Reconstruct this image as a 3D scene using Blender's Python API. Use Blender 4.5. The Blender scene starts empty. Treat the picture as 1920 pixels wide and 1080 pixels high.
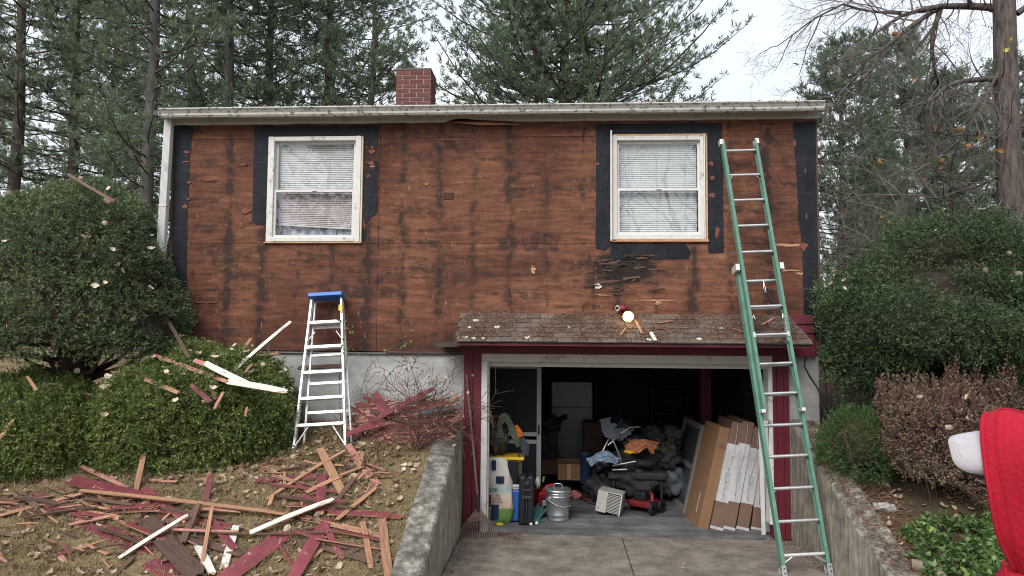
import bpy, math, random
import numpy as np
from mathutils import Vector, Matrix

# ------------------------------------------------------------------ camera
SC = bpy.context.scene
CAM = np.array([4.4636, -8.1252, 2.1586]); YAW, PITCH, ROLL, FPX = .0616, .0651, .0078, 1364.06
_cy, _sy, _cp, _sp = math.cos(YAW), math.sin(YAW), math.cos(PITCH), math.sin(PITCH)
FW = np.array([-_sy*_cp, _cy*_cp, _sp]); _r = np.array([_cy, _sy, 0.]); _u = np.cross(_r, FW)
RT = _r*math.cos(ROLL)+_u*math.sin(ROLL); UP = -_r*math.sin(ROLL)+_u*math.cos(ROLL)
cd = bpy.data.cameras.new('camera'); cam = bpy.data.objects.new('camera', cd); SC.collection.objects.link(cam)
cd.sensor_width = 36; cd.lens = FPX/1920*36; cd.clip_start = .05; cd.clip_end = 600
cam.matrix_world = Matrix(((RT[0], UP[0], -FW[0], CAM[0]), (RT[1], UP[1], -FW[1], CAM[1]), (RT[2], UP[2], -FW[2], CAM[2]), (0, 0, 0, 1)))
SC.camera = cam

# ------------------------------------------------------------------ sky: even overcast over a pale Nishita sky
W = bpy.data.worlds.new('World'); SC.world = W; W.use_nodes = True
wn, wl = W.node_tree.nodes, W.node_tree.links; wn.clear()
SUN_EL, SUN_AZ = math.radians(42), math.radians(205)       # azimuth clockwise from +Y: behind the camera, a little to its left
sky = wn.new('ShaderNodeTexSky'); sky.sky_type = 'NISHITA'; sky.sun_disc = False
sky.sun_elevation = SUN_EL; sky.sun_rotation = SUN_AZ; sky.air_density = 1.0; sky.dust_density = 3.0
m1 = wn.new('ShaderNodeMix'); m1.data_type = 'RGBA'; m1.blend_type = 'MULTIPLY'; m1.inputs[0].default_value = 1
m1.inputs[7].default_value = (.10, .10, .10, 1)
tc = wn.new('ShaderNodeTexCoord'); mp = wn.new('ShaderNodeMapping'); mp.inputs['Scale'].default_value = (1.1, 1.1, 2.6)
nz = wn.new('ShaderNodeTexNoise'); nz.inputs['Scale'].default_value = 1.7; nz.inputs['Detail'].default_value = 6; nz.inputs['Roughness'].default_value = .5
cr = wn.new('ShaderNodeValToRGB'); cr.color_ramp.elements[0].position = .3; cr.color_ramp.elements[0].color = (.37, .405, .46, 1)
cr.color_ramp.elements[1].position = .7; cr.color_ramp.elements[1].color = (.485, .505, .525, 1)
m2 = wn.new('ShaderNodeMix'); m2.data_type = 'RGBA'; m2.inputs[0].default_value = .9
bg = wn.new('ShaderNodeBackground'); bg.inputs[1].default_value = 1.0; wo = wn.new('ShaderNodeOutputWorld')
wl.new(tc.outputs['Generated'], mp.inputs[0]); wl.new(mp.outputs[0], nz.inputs['Vector']); wl.new(nz.outputs['Fac'], cr.inputs[0])
wl.new(sky.outputs[0], m1.inputs[6]); wl.new(m1.outputs[2], m2.inputs[6]); wl.new(cr.outputs[0], m2.inputs[7])
wl.new(m2.outputs[2], bg.inputs[0]); wl.new(bg.outputs[0], wo.inputs[0])
sl = bpy.data.lights.new('sun', 'SUN'); sl.energy = 1.5; sl.angle = math.radians(40); sl.color = (1, .97, .93)
so = bpy.data.objects.new('sun', sl); SC.collection.objects.link(so)
_d = Vector((math.sin(SUN_AZ)*math.cos(SUN_EL), math.cos(SUN_AZ)*math.cos(SUN_EL), math.sin(SUN_EL)))
so.rotation_euler = _d.to_track_quat('Z', 'Y').to_euler(); so.location = (0, -20, 30)
SC.view_settings.view_transform = 'Standard'; SC.view_settings.look = 'None'; SC.view_settings.exposure = 1.27; SC.view_settings.gamma = 1
SC.view_settings.use_curve_mapping = False
SC.cycles.max_bounces = 8; SC.cycles.transparent_max_bounces = 12; SC.cycles.use_denoising = True; SC.cycles.denoising_prefilter = 'ACCURATE'; SC.cycles.denoising_input_passes = 'RGB_ALBEDO_NORMAL'; SC.cycles.filter_width = 1.05; SC.cycles.adaptive_threshold = .004; SC.cycles.sample_clamp_indirect = 4

# ------------------------------------------------------------------ helpers
rnd = random.Random(11); rng = np.random.default_rng(5)
COL = SC.collection
def ray(px, py): return FW + RT*(px-960)/FPX - UP*(py-540)/FPX
def at_y(px, py, Y): d = ray(px, py); return Vector(CAM+d*((Y-CAM[1])/d[1]))
def at_z(px, py, Z): d = ray(px, py); return Vector(CAM+d*((Z-CAM[2])/d[2]))
def at_x(px, py, X): d = ray(px, py); return Vector(CAM+d*((X-CAM[0])/d[0]))
def ss(a, b, t): t = min(1, max(0, (t-a)/(b-a))); return t*t*(3-2*t)
def wtop(y): return 1.262+.40*y                            # top of the sloping retaining walls
def gz(x, y):                                              # height of the soil
    if y > -.06 and -.04 < x < 7.36 and y < 8.3: return -.4
    if 3.3 < x < 7.14 and y <= -.06:                       # driveway cut
        return -.15 if y > -9 else -.15+.0*y
    if y <= 0:
        z = max(1.225+.40*y, .12+.02*(-y)); z = z if y > -2.4 else max(z, .10+.045*(-y))
        if x > 7.1: z += .10*min(1.5, x-7.1)
        if x < 0: z += .03*min(8, -x)*ss(-3, 0, y)
    else: z = 1.225+.05*min(y, 40)+(.03*min(8, -x) if x < 0 else 0)+(.1*min(1.5, x-7.1) if x > 7.1 else 0)
    return z+.025*math.sin(2.1*x+.7*y)*math.cos(1.7*y-.4*x)
def at_ground(px, py, off=0):
    d = ray(px, py); t = 3.0
    while t < 60:
        p = CAM+d*t
        if p[2] < gz(p[0], p[1])+off: break
        t += .015
    return Vector(CAM+d*t)

def mesh_np(name, V, F):
    me = bpy.data.meshes.new(name); V = np.asarray(V, np.float32); F = np.asarray(F, np.int32); k = F.shape[1]
    me.vertices.add(len(V)); me.vertices.foreach_set('co', V.ravel()); me.loops.add(F.size); me.loops.foreach_set('vertex_index', F.ravel())
    me.polygons.add(len(F)); me.polygons.foreach_set('loop_start', np.arange(0, F.size, k, dtype=np.int32))
    me.update(calc_edges=True); me.validate(); return me
def link(name, data, parent=None, loc=None, rot=None):
    o = bpy.data.objects.new(name, data); COL.objects.link(o)
    if parent is not None: o.parent = parent
    if loc is not None: o.location = loc
    if rot is not None: o.rotation_euler = rot
    return o
def tag(o, label, cat, group=None, kind=None):
    if label: o['label'] = label
    if cat: o['category'] = cat
    if group: o['group'] = group
    if kind: o['kind'] = kind
    return o
def thing(name, label, cat, loc=(0, 0, 0), rz=0, group=None, rot=None):
    o = link(name, None, None, loc, rot or (0, 0, rz)); o.empty_display_size = .1
    return tag(o, label, cat, group)
def structure(o, label=None):
    o['kind'] = 'structure'
    if label: o['label'] = label
    return o
class MB:
    """collects shapes into ONE mesh object"""
    def __init__(s): s.v, s.f, s.m, s.sm = [], [], [], []
    def add(s, vs, fs, mi=0, M=None, smooth=False):
        n = len(s.v); s.v += [tuple((M @ Vector(p)) if M is not None else p) for p in vs]
        for f in fs: s.f.append([n+i for i in f]); s.m.append(mi); s.sm.append(smooth)
        return s
    def box(s, a, b, mi=0, M=None):
        (x0, y0, z0), (x1, y1, z1) = a, b
        return s.add([(x0, y0, z0), (x1, y0, z0), (x1, y1, z0), (x0, y1, z0), (x0, y0, z1), (x1, y0, z1), (x1, y1, z1), (x0, y1, z1)],
                     [(0, 3, 2, 1), (4, 5, 6, 7), (0, 1, 5, 4), (1, 2, 6, 5), (2, 3, 7, 6), (3, 0, 4, 7)], mi, M)
    def cbox(s, c, d, mi=0, M=None):
        return s.box([c[i]-d[i]/2 for i in range(3)], [c[i]+d[i]/2 for i in range(3)], mi, M)
    def tube(s, pts, rad, n=8, mi=0, cap=True, M=None, flat=1.0):
        pts = [Vector(p) for p in pts]; rad = [rad]*len(pts) if not hasattr(rad, '__len__') else rad
        vs, fs = [], []; ref = None
        for i, p in enumerate(pts):
            t = (pts[min(i+1, len(pts)-1)]-pts[max(i-1, 0)]); t = t.normalized() if t.length > 1e-9 else Vector((0, 0, 1))
            if ref is None: ref = t.orthogonal().normalized()
            ref = (ref-t*ref.dot(t)); ref = ref.normalized() if ref.length > 1e-6 else t.orthogonal().normalized()
            b = t.cross(ref)
            for k in range(n): a = 2*math.pi*k/n; vs.append(tuple(p+(ref*math.cos(a)+b*math.sin(a)*flat)*rad[i]))
        for i in range(len(pts)-1):
            for k in range(n): k2 = (k+1) % n; fs.append((i*n+k, i*n+k2, (i+1)*n+k2, (i+1)*n+k))
        s.add(vs, fs, mi, M, True)
        if cap: s.add([vs[k] for k in range(n)], [tuple(reversed(range(n)))], mi, M); s.add(vs[-n:], [tuple(range(n))], mi, M)
        return s
    def lathe(s, prof, n=24, mi=0, M=None, c=(0, 0, 0)):
        vs, fs = [], []
        for r, z in prof:
            for k in range(n): a = 2*math.pi*k/n; vs.append((c[0]+r*math.cos(a), c[1]+r*math.sin(a), c[2]+z))
        for i in range(len(prof)-1):
            for k in range(n): k2 = (k+1) % n; fs.append((i*n+k, i*n+k2, (i+1)*n+k2, (i+1)*n+k))
        return s.add(vs, fs, mi, M, True)
    def prism(s, poly, h, mi=0, M=None):                    # polygon in xy, extruded to z = h
        n = len(poly); vs = [(x, y, 0) for x, y in poly]+[(x, y, h) for x, y in poly]
        return s.add(vs, [tuple(reversed(range(n))), tuple(range(n, 2*n))]+[(i, (i+1) % n, n+(i+1) % n, n+i) for i in range(n)], mi, M)
    def wprism(s, poly, y0, y1, mi=0):                      # polygon in xz standing on a wall, from y0 (front) to y1
        n = len(poly); vs = [(x, y0, z) for x, z in poly]+[(x, y1, z) for x, z in poly]
        return s.add(vs, [tuple(range(n)), tuple(reversed(range(n, 2*n)))]+[(i, n+i, n+(i+1) % n, (i+1) % n) for i in range(n)], mi)
    def xprism(s, poly, x0, x1, mi=0):                      # profile in yz extruded along x
        n = len(poly); vs = [(x0, y, z) for y, z in poly]+[(x1, y, z) for y, z in poly]
        return s.add(vs, [tuple(range(n)), tuple(reversed(range(n, 2*n)))]+[(i, n+i, n+(i+1) % n, (i+1) % n) for i in range(n)], mi)
    def mesh(s, name):
        me = bpy.data.meshes.new(name); me.from_pydata(s.v, [], s.f)
        me.polygons.foreach_set('material_index', s.m); me.polygons.foreach_set('use_smooth', s.sm); me.update(); return me
    def build(s, name, mats, parent=None, bevel=0, loc=None, rot=None, recalc=True):
        me = s.mesh(name)
        if recalc:
            import bmesh
            bm = bmesh.new(); bm.from_mesh(me); bmesh.ops.recalc_face_normals(bm, faces=bm.faces); bm.to_mesh(me); bm.free()
        for m in (mats if isinstance(mats, (list, tuple)) else [mats]): me.materials.append(m)
        o = link(name, me, parent, loc, rot)
        if bevel:
            b = o.modifiers.new('bevel', 'BEVEL'); b.width = bevel; b.segments = 2; b.limit_method = 'ANGLE'
        return o
def copy_tree(o, parent=None):
    c = o.copy(); COL.objects.link(c); c.parent = parent
    for ch in list(o.children): copy_tree(ch, c)
    return c

# ------------------------------------------------------------------ materials
def _new(name):
    m = bpy.data.materials.new(name); m.use_nodes = True; n, l = m.node_tree.nodes, m.node_tree.links
    return m, n, l, n['Principled BSDF']
def _noise(n, l, vec, scale, detail=5, rough=.55, stretch=None):
    if stretch is not None:
        mp = n.new('ShaderNodeMapping'); mp.inputs['Scale'].default_value = stretch; l.new(vec, mp.inputs[0]); vec = mp.outputs[0]
    t = n.new('ShaderNodeTexNoise'); t.inputs['Scale'].default_value = scale; t.inputs['Detail'].default_value = detail; t.inputs['Roughness'].default_value = rough
    l.new(vec, t.inputs['Vector']); return t.outputs['Fac']
def _ramp(n, l, fac, stops):
    r = n.new('ShaderNodeValToRGB'); e = r.color_ramp.elements
    while len(e) < len(stops): e.new(.5)
    for i, (p, c) in enumerate(stops): e[i].position = p; e[i].color = (*c, 1) if hasattr(c, '__len__') else (c, c, c, 1)
    l.new(fac, r.inputs[0]); return r.outputs[0]
def _mix(n, l, fac, a, b, mode='MIX'):
    m = n.new('ShaderNodeMix'); m.data_type = 'RGBA'; m.blend_type = mode
    for sock, v in ((m.inputs[0], fac), (m.inputs[6], a), (m.inputs[7], b)):
        if isinstance(v, (int, float)): sock.default_value = v
        elif isinstance(v, tuple): sock.default_value = (*v, 1)
        else: l.new(v, sock)
    return m.outputs[2]
def _math(n, l, op, a, b=None, clamp=False):
    m = n.new('ShaderNodeMath'); m.operation = op; m.use_clamp = clamp
    for i, v in enumerate((a, b)):
        if v is None: continue
        if isinstance(v, (int, float)): m.inputs[i].default_value = v
        else: l.new(v, m.inputs[i])
    return m.outputs[0]
def _bump(n, l, b, h, s, d=.01):
    k = n.new('ShaderNodeBump'); k.inputs['Strength'].default_value = s; k.inputs['Distance'].default_value = d; l.new(h, k.inputs['Height']); l.new(k.outputs[0], b.inputs['Normal'])
MATS = {}
def mat(name, base, rough=.7, var=.25, scale=9, bump=.15, metal=0, spec=.4, stretch=(1, 1, 1), dirt=None, dirt_at=.62, dirt_scale=5, rand=0, coat=0, dirt_stretch=(1, 1, 1)):
    if name in MATS: return MATS[name]
    m, n, l, b = _new(name); tc = n.new('ShaderNodeTexCoord').outputs['Object']
    f = _noise(n, l, tc, scale, stretch=stretch); c = tuple(base)
    col = _ramp(n, l, f, [(.3, tuple(x*(1-var) for x in c)), (.7, tuple(min(1, x*(1+var)) for x in c))])
    if dirt is not None:
        g = _noise(n, l, tc, dirt_scale, 8, .7, dirt_stretch); k = _ramp(n, l, g, [(dirt_at-.04, 0.), (dirt_at+.06, 1.)])
        col = _mix(n, l, k, col, tuple(dirt))
    if rand:
        oi = n.new('ShaderNodeObjectInfo'); hs = n.new('ShaderNodeHueSaturation'); l.new(col, hs.inputs['Color'])
        v = _math(n, l, 'MULTIPLY_ADD', oi.outputs['Random'], rand); v.node.inputs[2].default_value = 1-rand/2; l.new(v, hs.inputs['Value']); col = hs.outputs[0]
    l.new(col, b.inputs['Base Color']); b.inputs['Roughness'].default_value = rough; b.inputs['Metallic'].default_value = metal
    b.inputs['Specular IOR Level'].default_value = spec; b.inputs['Coat Weight'].default_value = coat
    if bump: _bump(n, l, b, f, bump)
    MATS[name] = m; return m
def plant(name, stops, scale=3, rough=.55, trans=.25, spec=.3):
    """leaf colour by clump noise and leaf-to-leaf chance, a little light coming through"""
    m, n, l, b = _new(name); tc = n.new('ShaderNodeTexCoord').outputs['Object']; g = n.new('ShaderNodeNewGeometry')
    f = _noise(n, l, tc, scale, 4); v = _math(n, l, 'MULTIPLY_ADD', g.outputs['Random Per Island'], .5); l.new(_math(n, l, 'MULTIPLY_ADD', f, .9), v.node.inputs[2])
    v.node.inputs[2].links[0].from_node.inputs[2].default_value = -.2
    col = _ramp(n, l, v, stops); l.new(col, b.inputs['Base Color']); b.inputs['Roughness'].default_value = rough; b.inputs['Specular IOR Level'].default_value = spec
    t = n.new('ShaderNodeBsdfTranslucent'); l.new(col, t.inputs[0]); mx = n.new('ShaderNodeMixShader'); mx.inputs[0].default_value = trans
    out = n['Material Output']; l.new(b.outputs[0], mx.inputs[1]); l.new(t.outputs[0], mx.inputs[2]); l.new(mx.outputs[0], out.inputs[0])
    MATS[name] = m; return m

def plywood_mat():
    m, n, l, b = _new('weathered plywood'); tc = n.new('ShaderNodeTexCoord').outputs['Object']
    sp = n.new('ShaderNodeSeparateXYZ'); l.new(tc, sp.inputs[0]); X, Z = sp.outputs[0], sp.outputs[2]
    warp = _noise(n, l, tc, 1.3, 3); wv = n.new('ShaderNodeVectorMath'); wv.operation = 'ADD'; cmb = n.new('ShaderNodeCombineXYZ')
    l.new(_math(n, l, 'MULTIPLY', warp, .07), cmb.inputs[2]); l.new(tc, wv.inputs[0]); l.new(cmb.outputs[0], wv.inputs[1])
    grain = _noise(n, l, wv.outputs[0], 1.0, 8, .66, (2.6, 1, 20)); fine = _noise(n, l, wv.outputs[0], 1.0, 5, .6, (9, 1, 170))
    col = _ramp(n, l, grain, [(.24, (.090, .037, .025)), (.42, (.168, .072, .044)), (.58, (.246, .109, .065)), (.76, (.375, .183, .110))])
    col = _mix(n, l, .45, col, _ramp(n, l, fine, [(.3, .5), (.65, 1.)]), 'MULTIPLY')
    big = _noise(n, l, tc, .75, 4, .6); col = _mix(n, l, 1., col, _ramp(n, l, big, [(.34, (.42, .35, .37)), (.45, (.72, .64, .66)), (.58, (1., .97, .94)), (.75, (1.15, 1.15, 1.1))]), 'MULTIPLY')
    panel = n.new('ShaderNodeObjectInfo').outputs['Random']; col = _mix(n, l, 1., col, _ramp(n, l, panel, [(0., (.80, .76, .76)), (1., (1., 1., 1.))]), 'MULTIPLY')
    # black mould: nail columns at the studs, dashes at each lost siding course
    colm = _math(n, l, 'PINGPONG', _math(n, l, 'ADD', X, .13), .203); colm = _ramp(n, l, colm, [(.0, 1.), (.14, .12), (.2, 0.)]); colm.node.color_ramp.interpolation = 'EASE'
    xw = _math(n, l, 'ADD', _math(n, l, 'ADD', X, .13), _math(n, l, 'MULTIPLY', _math(n, l, 'SUBTRACT', _noise(n, l, tc, 1., 6, .65, (5, 1, 4)), .5), .22))
    colm2 = _math(n, l, 'DIVIDE', _math(n, l, 'PINGPONG', xw, .2032), .2032); wn_ = n.new('ShaderNodeTexWhiteNoise'); wn_.noise_dimensions = '1D'; l.new(_math(n, l, 'ROUND', _math(n, l, 'DIVIDE', xw, .4064)), wn_.inputs['W']); cst = _ramp(n, l, wn_.outputs['Value'], [(.15, .15), (.85, 1.)]); kc = _ramp(n, l, colm2, [(.0, 1.), (.30, .42), (.75, 0.)])
    rows = _math(n, l, 'DIVIDE', _math(n, l, 'PINGPONG', Z, .0953), .0953); kr = _ramp(n, l, rows, [(.04, 1.), (.25, .35), (.5, 0.)])
    n1 = _noise(n, l, tc, 1., 6, .62, (5.5, 1, 9)); n2 = _noise(n, l, tc, 1., 5, .6, (2.2, 1, 2.0)); n3 = _noise(n, l, tc, 1., 7, .65, (3.5, 1, 14))
    n5 = _noise(n, l, tc, 1., 6, .6, (10, 1, 9)); n6 = _noise(n, l, tc, 1., 7, .66, (1.1, 1, 8)); n7 = _noise(n, l, tc, .9, 3, .5)
    a = _math(n, l, 'MULTIPLY', kc, _ramp(n, l, n2, [(.32, .1), (.50, 1.)]))
    a = _math(n, l, 'MULTIPLY', a, _ramp(n, l, n1, [(.34, .15), (.55, 1.)]))
    a = _math(n, l, 'MULTIPLY', a, _ramp(n, l, n5, [(.34, .45), (.50, 1.)]))
    d = _math(n, l, 'MULTIPLY', kr, _ramp(n, l, n3, [(.50, 0.), (.62, .85)]))
    d = _math(n, l, 'MULTIPLY', d, _ramp(n, l, colm2, [(.0, 1.), (.45, .5), (1., .22)]))
    e = _math(n, l, 'MULTIPLY', _ramp(n, l, colm2, [(.02, 1.), (.12, .6), (.22, 0.)]), _ramp(n, l, n5, [(.50, 0.), (.60, 1.)]))
    hb_ = _math(n, l, 'MULTIPLY', _ramp(n, l, n6, [(.47, 0.), (.58, .85)]), _ramp(n, l, n5, [(.42, .1), (.54, 1.)])); hb_ = _math(n, l, 'MULTIPLY', hb_, _ramp(n, l, n7, [(.38, .15), (.55, 1.)]))
    a = _math(n, l, 'MULTIPLY', a, cst); a = _ramp(n, l, a, [(.12, 0.), (.55, .95)])
    st = _math(n, l, 'MAXIMUM', _math(n, l, 'MAXIMUM', _math(n, l, 'MAXIMUM', a, d), e), hb_)
    ln = _math(n, l, 'MULTIPLY', _ramp(n, l, rows, [(.0, 1.), (.06, .7), (.12, 0.)]), _ramp(n, l, _noise(n, l, tc, 1., 5, .6, (2.5, 1, 4)), [(.50, 0.), (.60, .45)])); st = _math(n, l, 'MAXIMUM', st, ln)
    spk = _noise(n, l, tc, 1., 6, .75, (22, 1, 30)); st = _math(n, l, 'MAXIMUM', st, _ramp(n, l, spk, [(.63, 0.), (.69, .85)]))
    soot = _ramp(n, l, _noise(n, l, tc, 1., 7, .62, (1.7, 1, 1.9)), [(.50, 0.), (.68, .62)]); col = _mix(n, l, _math(n, l, 'MULTIPLY', soot, _ramp(n, l, n5, [(.3, .6), (.55, 1.)])), col, (.035, .022, .018))
    col = _mix(n, l, _math(n, l, 'MULTIPLY', st, .88), col, (.020, .016, .015))
    # wet rot below the corner of the right window
    dx = _math(n, l, 'MULTIPLY', _math(n, l, 'SUBTRACT', X, 5.22), 1.9); dzz = _math(n, l, 'MULTIPLY', _math(n, l, 'SUBTRACT', Z, 2.93), 3.4)
    dd = _math(n, l, 'ADD', _math(n, l, 'MULTIPLY', dx, dx), _math(n, l, 'MULTIPLY', dzz, dzz)); n4 = _noise(n, l, tc, 1., 9, .7, (7, 1, 26))
    rot = _math(n, l, 'SUBTRACT', _math(n, l, 'ADD', n4, .44), dd); col = _mix(n, l, _ramp(n, l, rot, [(.38, 0.), (.52, .5), (.62, .95)]), col, (.016, .012, .010))
    # bare scratches left by the pry bar
    s1 = _noise(n, l, tc, 1., 4, .6, (34, 1, 9)); s2 = _noise(n, l, tc, 2.3, 2)
    sc = _math(n, l, 'MULTIPLY', _ramp(n, l, s1, [(.62, 0.), (.70, 1.)]), _ramp(n, l, s2, [(.42, 0.), (.58, .75)]))
    col = _mix(n, l, sc, col, (.42, .19, .11))
    l.new(col, b.inputs['Base Color']); b.inputs['Roughness'].default_value = .82; b.inputs['Specular IOR Level'].default_value = .25
    _bump(n, l, b, _math(n, l, 'ADD', grain, _math(n, l, 'MULTIPLY', fine, .5)), .35, .004); return m
def tar_mat():
    m, n, l, b = _new('tar paper'); tc = n.new('ShaderNodeTexCoord').outputs['Object']
    f = _noise(n, l, tc, 3, 8, .7); g = _noise(n, l, tc, 1, 5, .6, (30, 1, 6))
    col = _ramp(n, l, f, [(.3, (.006, .007, .010)), (.7, (.018, .021, .028))]); col = _mix(n, l, _ramp(n, l, g, [(.66, 0.), (.74, .55)]), col, (.14, .09, .075))
    sp = n.new('ShaderNodeSeparateXYZ'); l.new(tc, sp.inputs[0]); rw = _math(n, l, 'PINGPONG', _math(n, l, 'ADD', sp.outputs[2], _math(n, l, 'MULTIPLY', f, .10)), .19); col = _mix(n, l, _ramp(n, l, rw, [(.0, .3), (.003, .3), (.006, 0.)]), col, (.045, .05, .06))
    vo_ = n.new('ShaderNodeTexVoronoi'); vo_.inputs['Scale'].default_value = 11; l.new(tc, vo_.inputs['Vector']); col = _mix(n, l, _ramp(n, l, vo_.outputs['Distance'], [(.035, .8), (.06, 0.)]), col, (.20, .19, .18))
    l.new(col, b.inputs['Base Color']); b.inputs['Roughness'].default_value = .7; b.inputs['Specular IOR Level'].default_value = .22; _bump(n, l, b, _math(n, l, 'ADD', _math(n, l, 'MULTIPLY', f, .4), _noise(n, l, tc, 1, 4, .5, (7, 1, 2.5))), .9, .03); return m
def concrete_mat(name, stops, streak, sstr, speck=(.05, .05, .05), moss=None, fs=2.2):
    m, n, l, b = _new(name); tc = n.new('ShaderNodeTexCoord').outputs['Object']
    f = _noise(n, l, tc, fs, 9, .68); col = _ramp(n, l, f, stops); s = _noise(n, l, tc, 1, 7, .65, sstr)
    col = _mix(n, l, _ramp(n, l, s, [(.45, 0.), (.7, .85)]), col, streak)
    p = _noise(n, l, tc, 60, 3, .7); col = _mix(n, l, _ramp(n, l, p, [(.60, 0.), (.72, .6)]), col, speck); col = _mix(n, l, _ramp(n, l, p, [(.26, .45), (.38, 0.)]), col, (.62, .58, .5))
    if moss: col = _mix(n, l, _ramp(n, l, _noise(n, l, tc, 5, 8, .7), [(.60, 0.), (.68, .8)]), col, moss)
    l.new(col, b.inputs['Base Color']); b.inputs['Roughness'].default_value = .9; b.inputs['Specular IOR Level'].default_value = .25
    _bump(n, l, b, _math(n, l, 'ADD', f, _math(n, l, 'MULTIPLY', p, .5)), .4, .008); return m
def glass_mat(name, tint=(.97, .985, .98), ior=1.52):
    m, n, l, b = _new(name); n.remove(b); fr = n.new('ShaderNodeLayerWeight'); fr.inputs[0].default_value = .5
    t = n.new('ShaderNodeBsdfTransparent'); t.inputs[0].default_value = (*tint, 1); g = n.new('ShaderNodeBsdfGlossy'); g.inputs['Roughness'].default_value = .015
    w = _noise(n, l, n.new('ShaderNodeTexCoord').outputs['Object'], 2.2, 2); bp = n.new('ShaderNodeBump'); bp.inputs['Strength'].default_value = .03; bp.inputs['Distance'].default_value = .05
    l.new(w, bp.inputs['Height']); l.new(bp.outputs[0], g.inputs['Normal'])
    mx = n.new('ShaderNodeMixShader'); k = _math(n, l, 'MULTIPLY_ADD', _math(n, l, 'POWER', fr.outputs['Facing'], 4.), .8, True); k.node.inputs[2].default_value = .17; l.new(k, mx.inputs[0]); l.new(t.outputs[0], mx.inputs[1]); l.new(g.outputs[0], mx.inputs[2])
    l.new(mx.outputs[0], n['Material Output'].inputs[0]); return m

PLY = plywood_mat(); TAR = tar_mat()
WHITE = mat('old white paint', (.60, .585, .56), .55, .08, 12, .1, dirt=(.27, .24, .20), dirt_at=.60, dirt_scale=9)
GUTTER = mat('grimy gutter paint', (.50, .49, .455), .5, .1, 7, .1, dirt=(.10, .10, .09), dirt_at=.56, dirt_scale=26, dirt_stretch=(.7, 1, 1))
TRIMG = mat('grey white trim paint', (.53, .51, .48), .6, .06, 6, .08, dirt=(.36, .34, .30), dirt_at=.63, dirt_scale=4)
VINYL = mat('white vinyl', (.62, .62, .60), .4, .04, 5, 0, dirt=(.50, .49, .46), dirt_at=.6, dirt_scale=3)
RED = mat('barn red paint', (.115, .012, .022), .55, .12, 6, .1, stretch=(1, 1, .3))
REDP = mat('red siding paint', (.165, .034, .045), .65, .25, 5, .12, dirt=(.26, .15, .10), dirt_at=.64, dirt_scale=14, rand=.35)
RAW = mat('raw cedar', (.30, .155, .092), .75, .40, 6, .3, stretch=(1, 14, 14), rand=.45)
RAWD = mat('weathered brown wood', (.095, .055, .040), .8, .40, 6, .35, stretch=(1, 12, 12), rand=.4)
CHIP = mat('chipped white paint', (.58, .555, .50), .6, .08, 8, .15, dirt=(.24, .16, .10), dirt_at=.62, dirt_scale=16, dirt_stretch=(.35, 1, 1), rand=.1)
NEWW = mat('exposed new wood', (.50, .32, .17), .7, .25, 5, .2, stretch=(1, 1, 8))
ALU = mat('aluminium', (.62, .62, .62), .38, .08, 12, .05, metal=.75, dirt=(.42, .42, .42), dirt_at=.6)
WALU = mat('paint spotted aluminium', (.66, .66, .65), .42, .06, 14, .05, metal=.45, dirt=(.80, .80, .78), dirt_at=.6, dirt_scale=22)
GREEN = mat('green fibreglass', (.100, .215, .160), .55, .18, 10, .08, dirt=(.22, .34, .27), dirt_at=.66, dirt_scale=20)
GREEND = mat('paint dusted green fibreglass', (.098, .205, .155), .55, .18, 10, .08, dirt=(.40, .46, .42), dirt_at=.66, dirt_scale=24)
BLUEP = mat('blue plastic', (.02, .13, .48), .4, .05, 6, 0)
YELLOW = mat('yellow plastic', (.72, .46, .02), .45, .06, 6, 0)
BLACKP = mat('black plastic', (.014, .015, .018), .45, .15, 9, .05)
DARKM = mat('dark clutter', (.030, .030, .034), .7, .4, 9, .2)
GALV = mat('galvanized steel', (.50, .52, .53), .33, .16, 16, .05, metal=.85)
CARD = mat('cardboard', (.215, .118, .062), .8, .08, 4, .05, stretch=(1, 1, 4))
CARDW = mat('film wrapped cardboard', (.17, .108, .082), .28, .12, 5, .35, coat=.4)
LABELW = mat('white shipping wrap', (.46, .455, .46), .3, .2, 9, .3, coat=.4)
BRICK = mat('chimney brick', (.125, .044, .038), .85, .18, 14, .3, rand=.35)
MORTAR = mat('mortar', (.36, .31, .28), .95, .12, 20, .3)
FOUND = concrete_mat('parged foundation', [(.3, (.26, .26, .255)), (.55, (.40, .40, .39)), (.75, (.50, .50, .49))], (.22, .22, .22), (1.6, 1, 5))
RETAIN = concrete_mat('retaining wall concrete', [(.3, (.14, .125, .10)), (.5, (.32, .285, .225)), (.7, (.50, .455, .37))], (.060, .052, .044), (26, 26, 1.7), fs=4)
RETTOP = concrete_mat('wall top concrete', [(.32, (.045, .042, .038)), (.5, (.17, .16, .135)), (.66, (.38, .355, .30))], (.040, .037, .033), (9, 9, 9), moss=(.10, .09, .045), fs=8)
DRIVE = concrete_mat('driveway concrete', [(.28, (.115, .096, .080)), (.5, (.195, .166, .138)), (.72, (.285, .248, .208))], (.085, .070, .056), (2.6, 3.6, 1), fs=5)
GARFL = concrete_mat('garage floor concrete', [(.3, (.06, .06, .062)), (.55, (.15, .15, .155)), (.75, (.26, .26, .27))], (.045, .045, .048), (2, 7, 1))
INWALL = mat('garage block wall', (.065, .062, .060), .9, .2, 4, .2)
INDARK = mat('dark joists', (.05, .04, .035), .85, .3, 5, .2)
SHING = mat('worn asphalt shingle', (.108, .080, .065), .95, .35, 40, .5, rand=.6, dirt=(.36, .36, .28), dirt_at=.68, dirt_scale=10)
ROOFM = mat('roof shingles', (.10, .095, .09), .95, .3, 30, .4)
SLAT = mat('blind slat white', (.60, .61, .61), .5, .02, 3, 0)
PINKSLAT = mat('blind slat dusty rose', (.46, .385, .395), .5, .04, 3, 0)
CURT = mat('sheer curtain', (.62, .63, .72), .8, .08, 6, 0)
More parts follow.
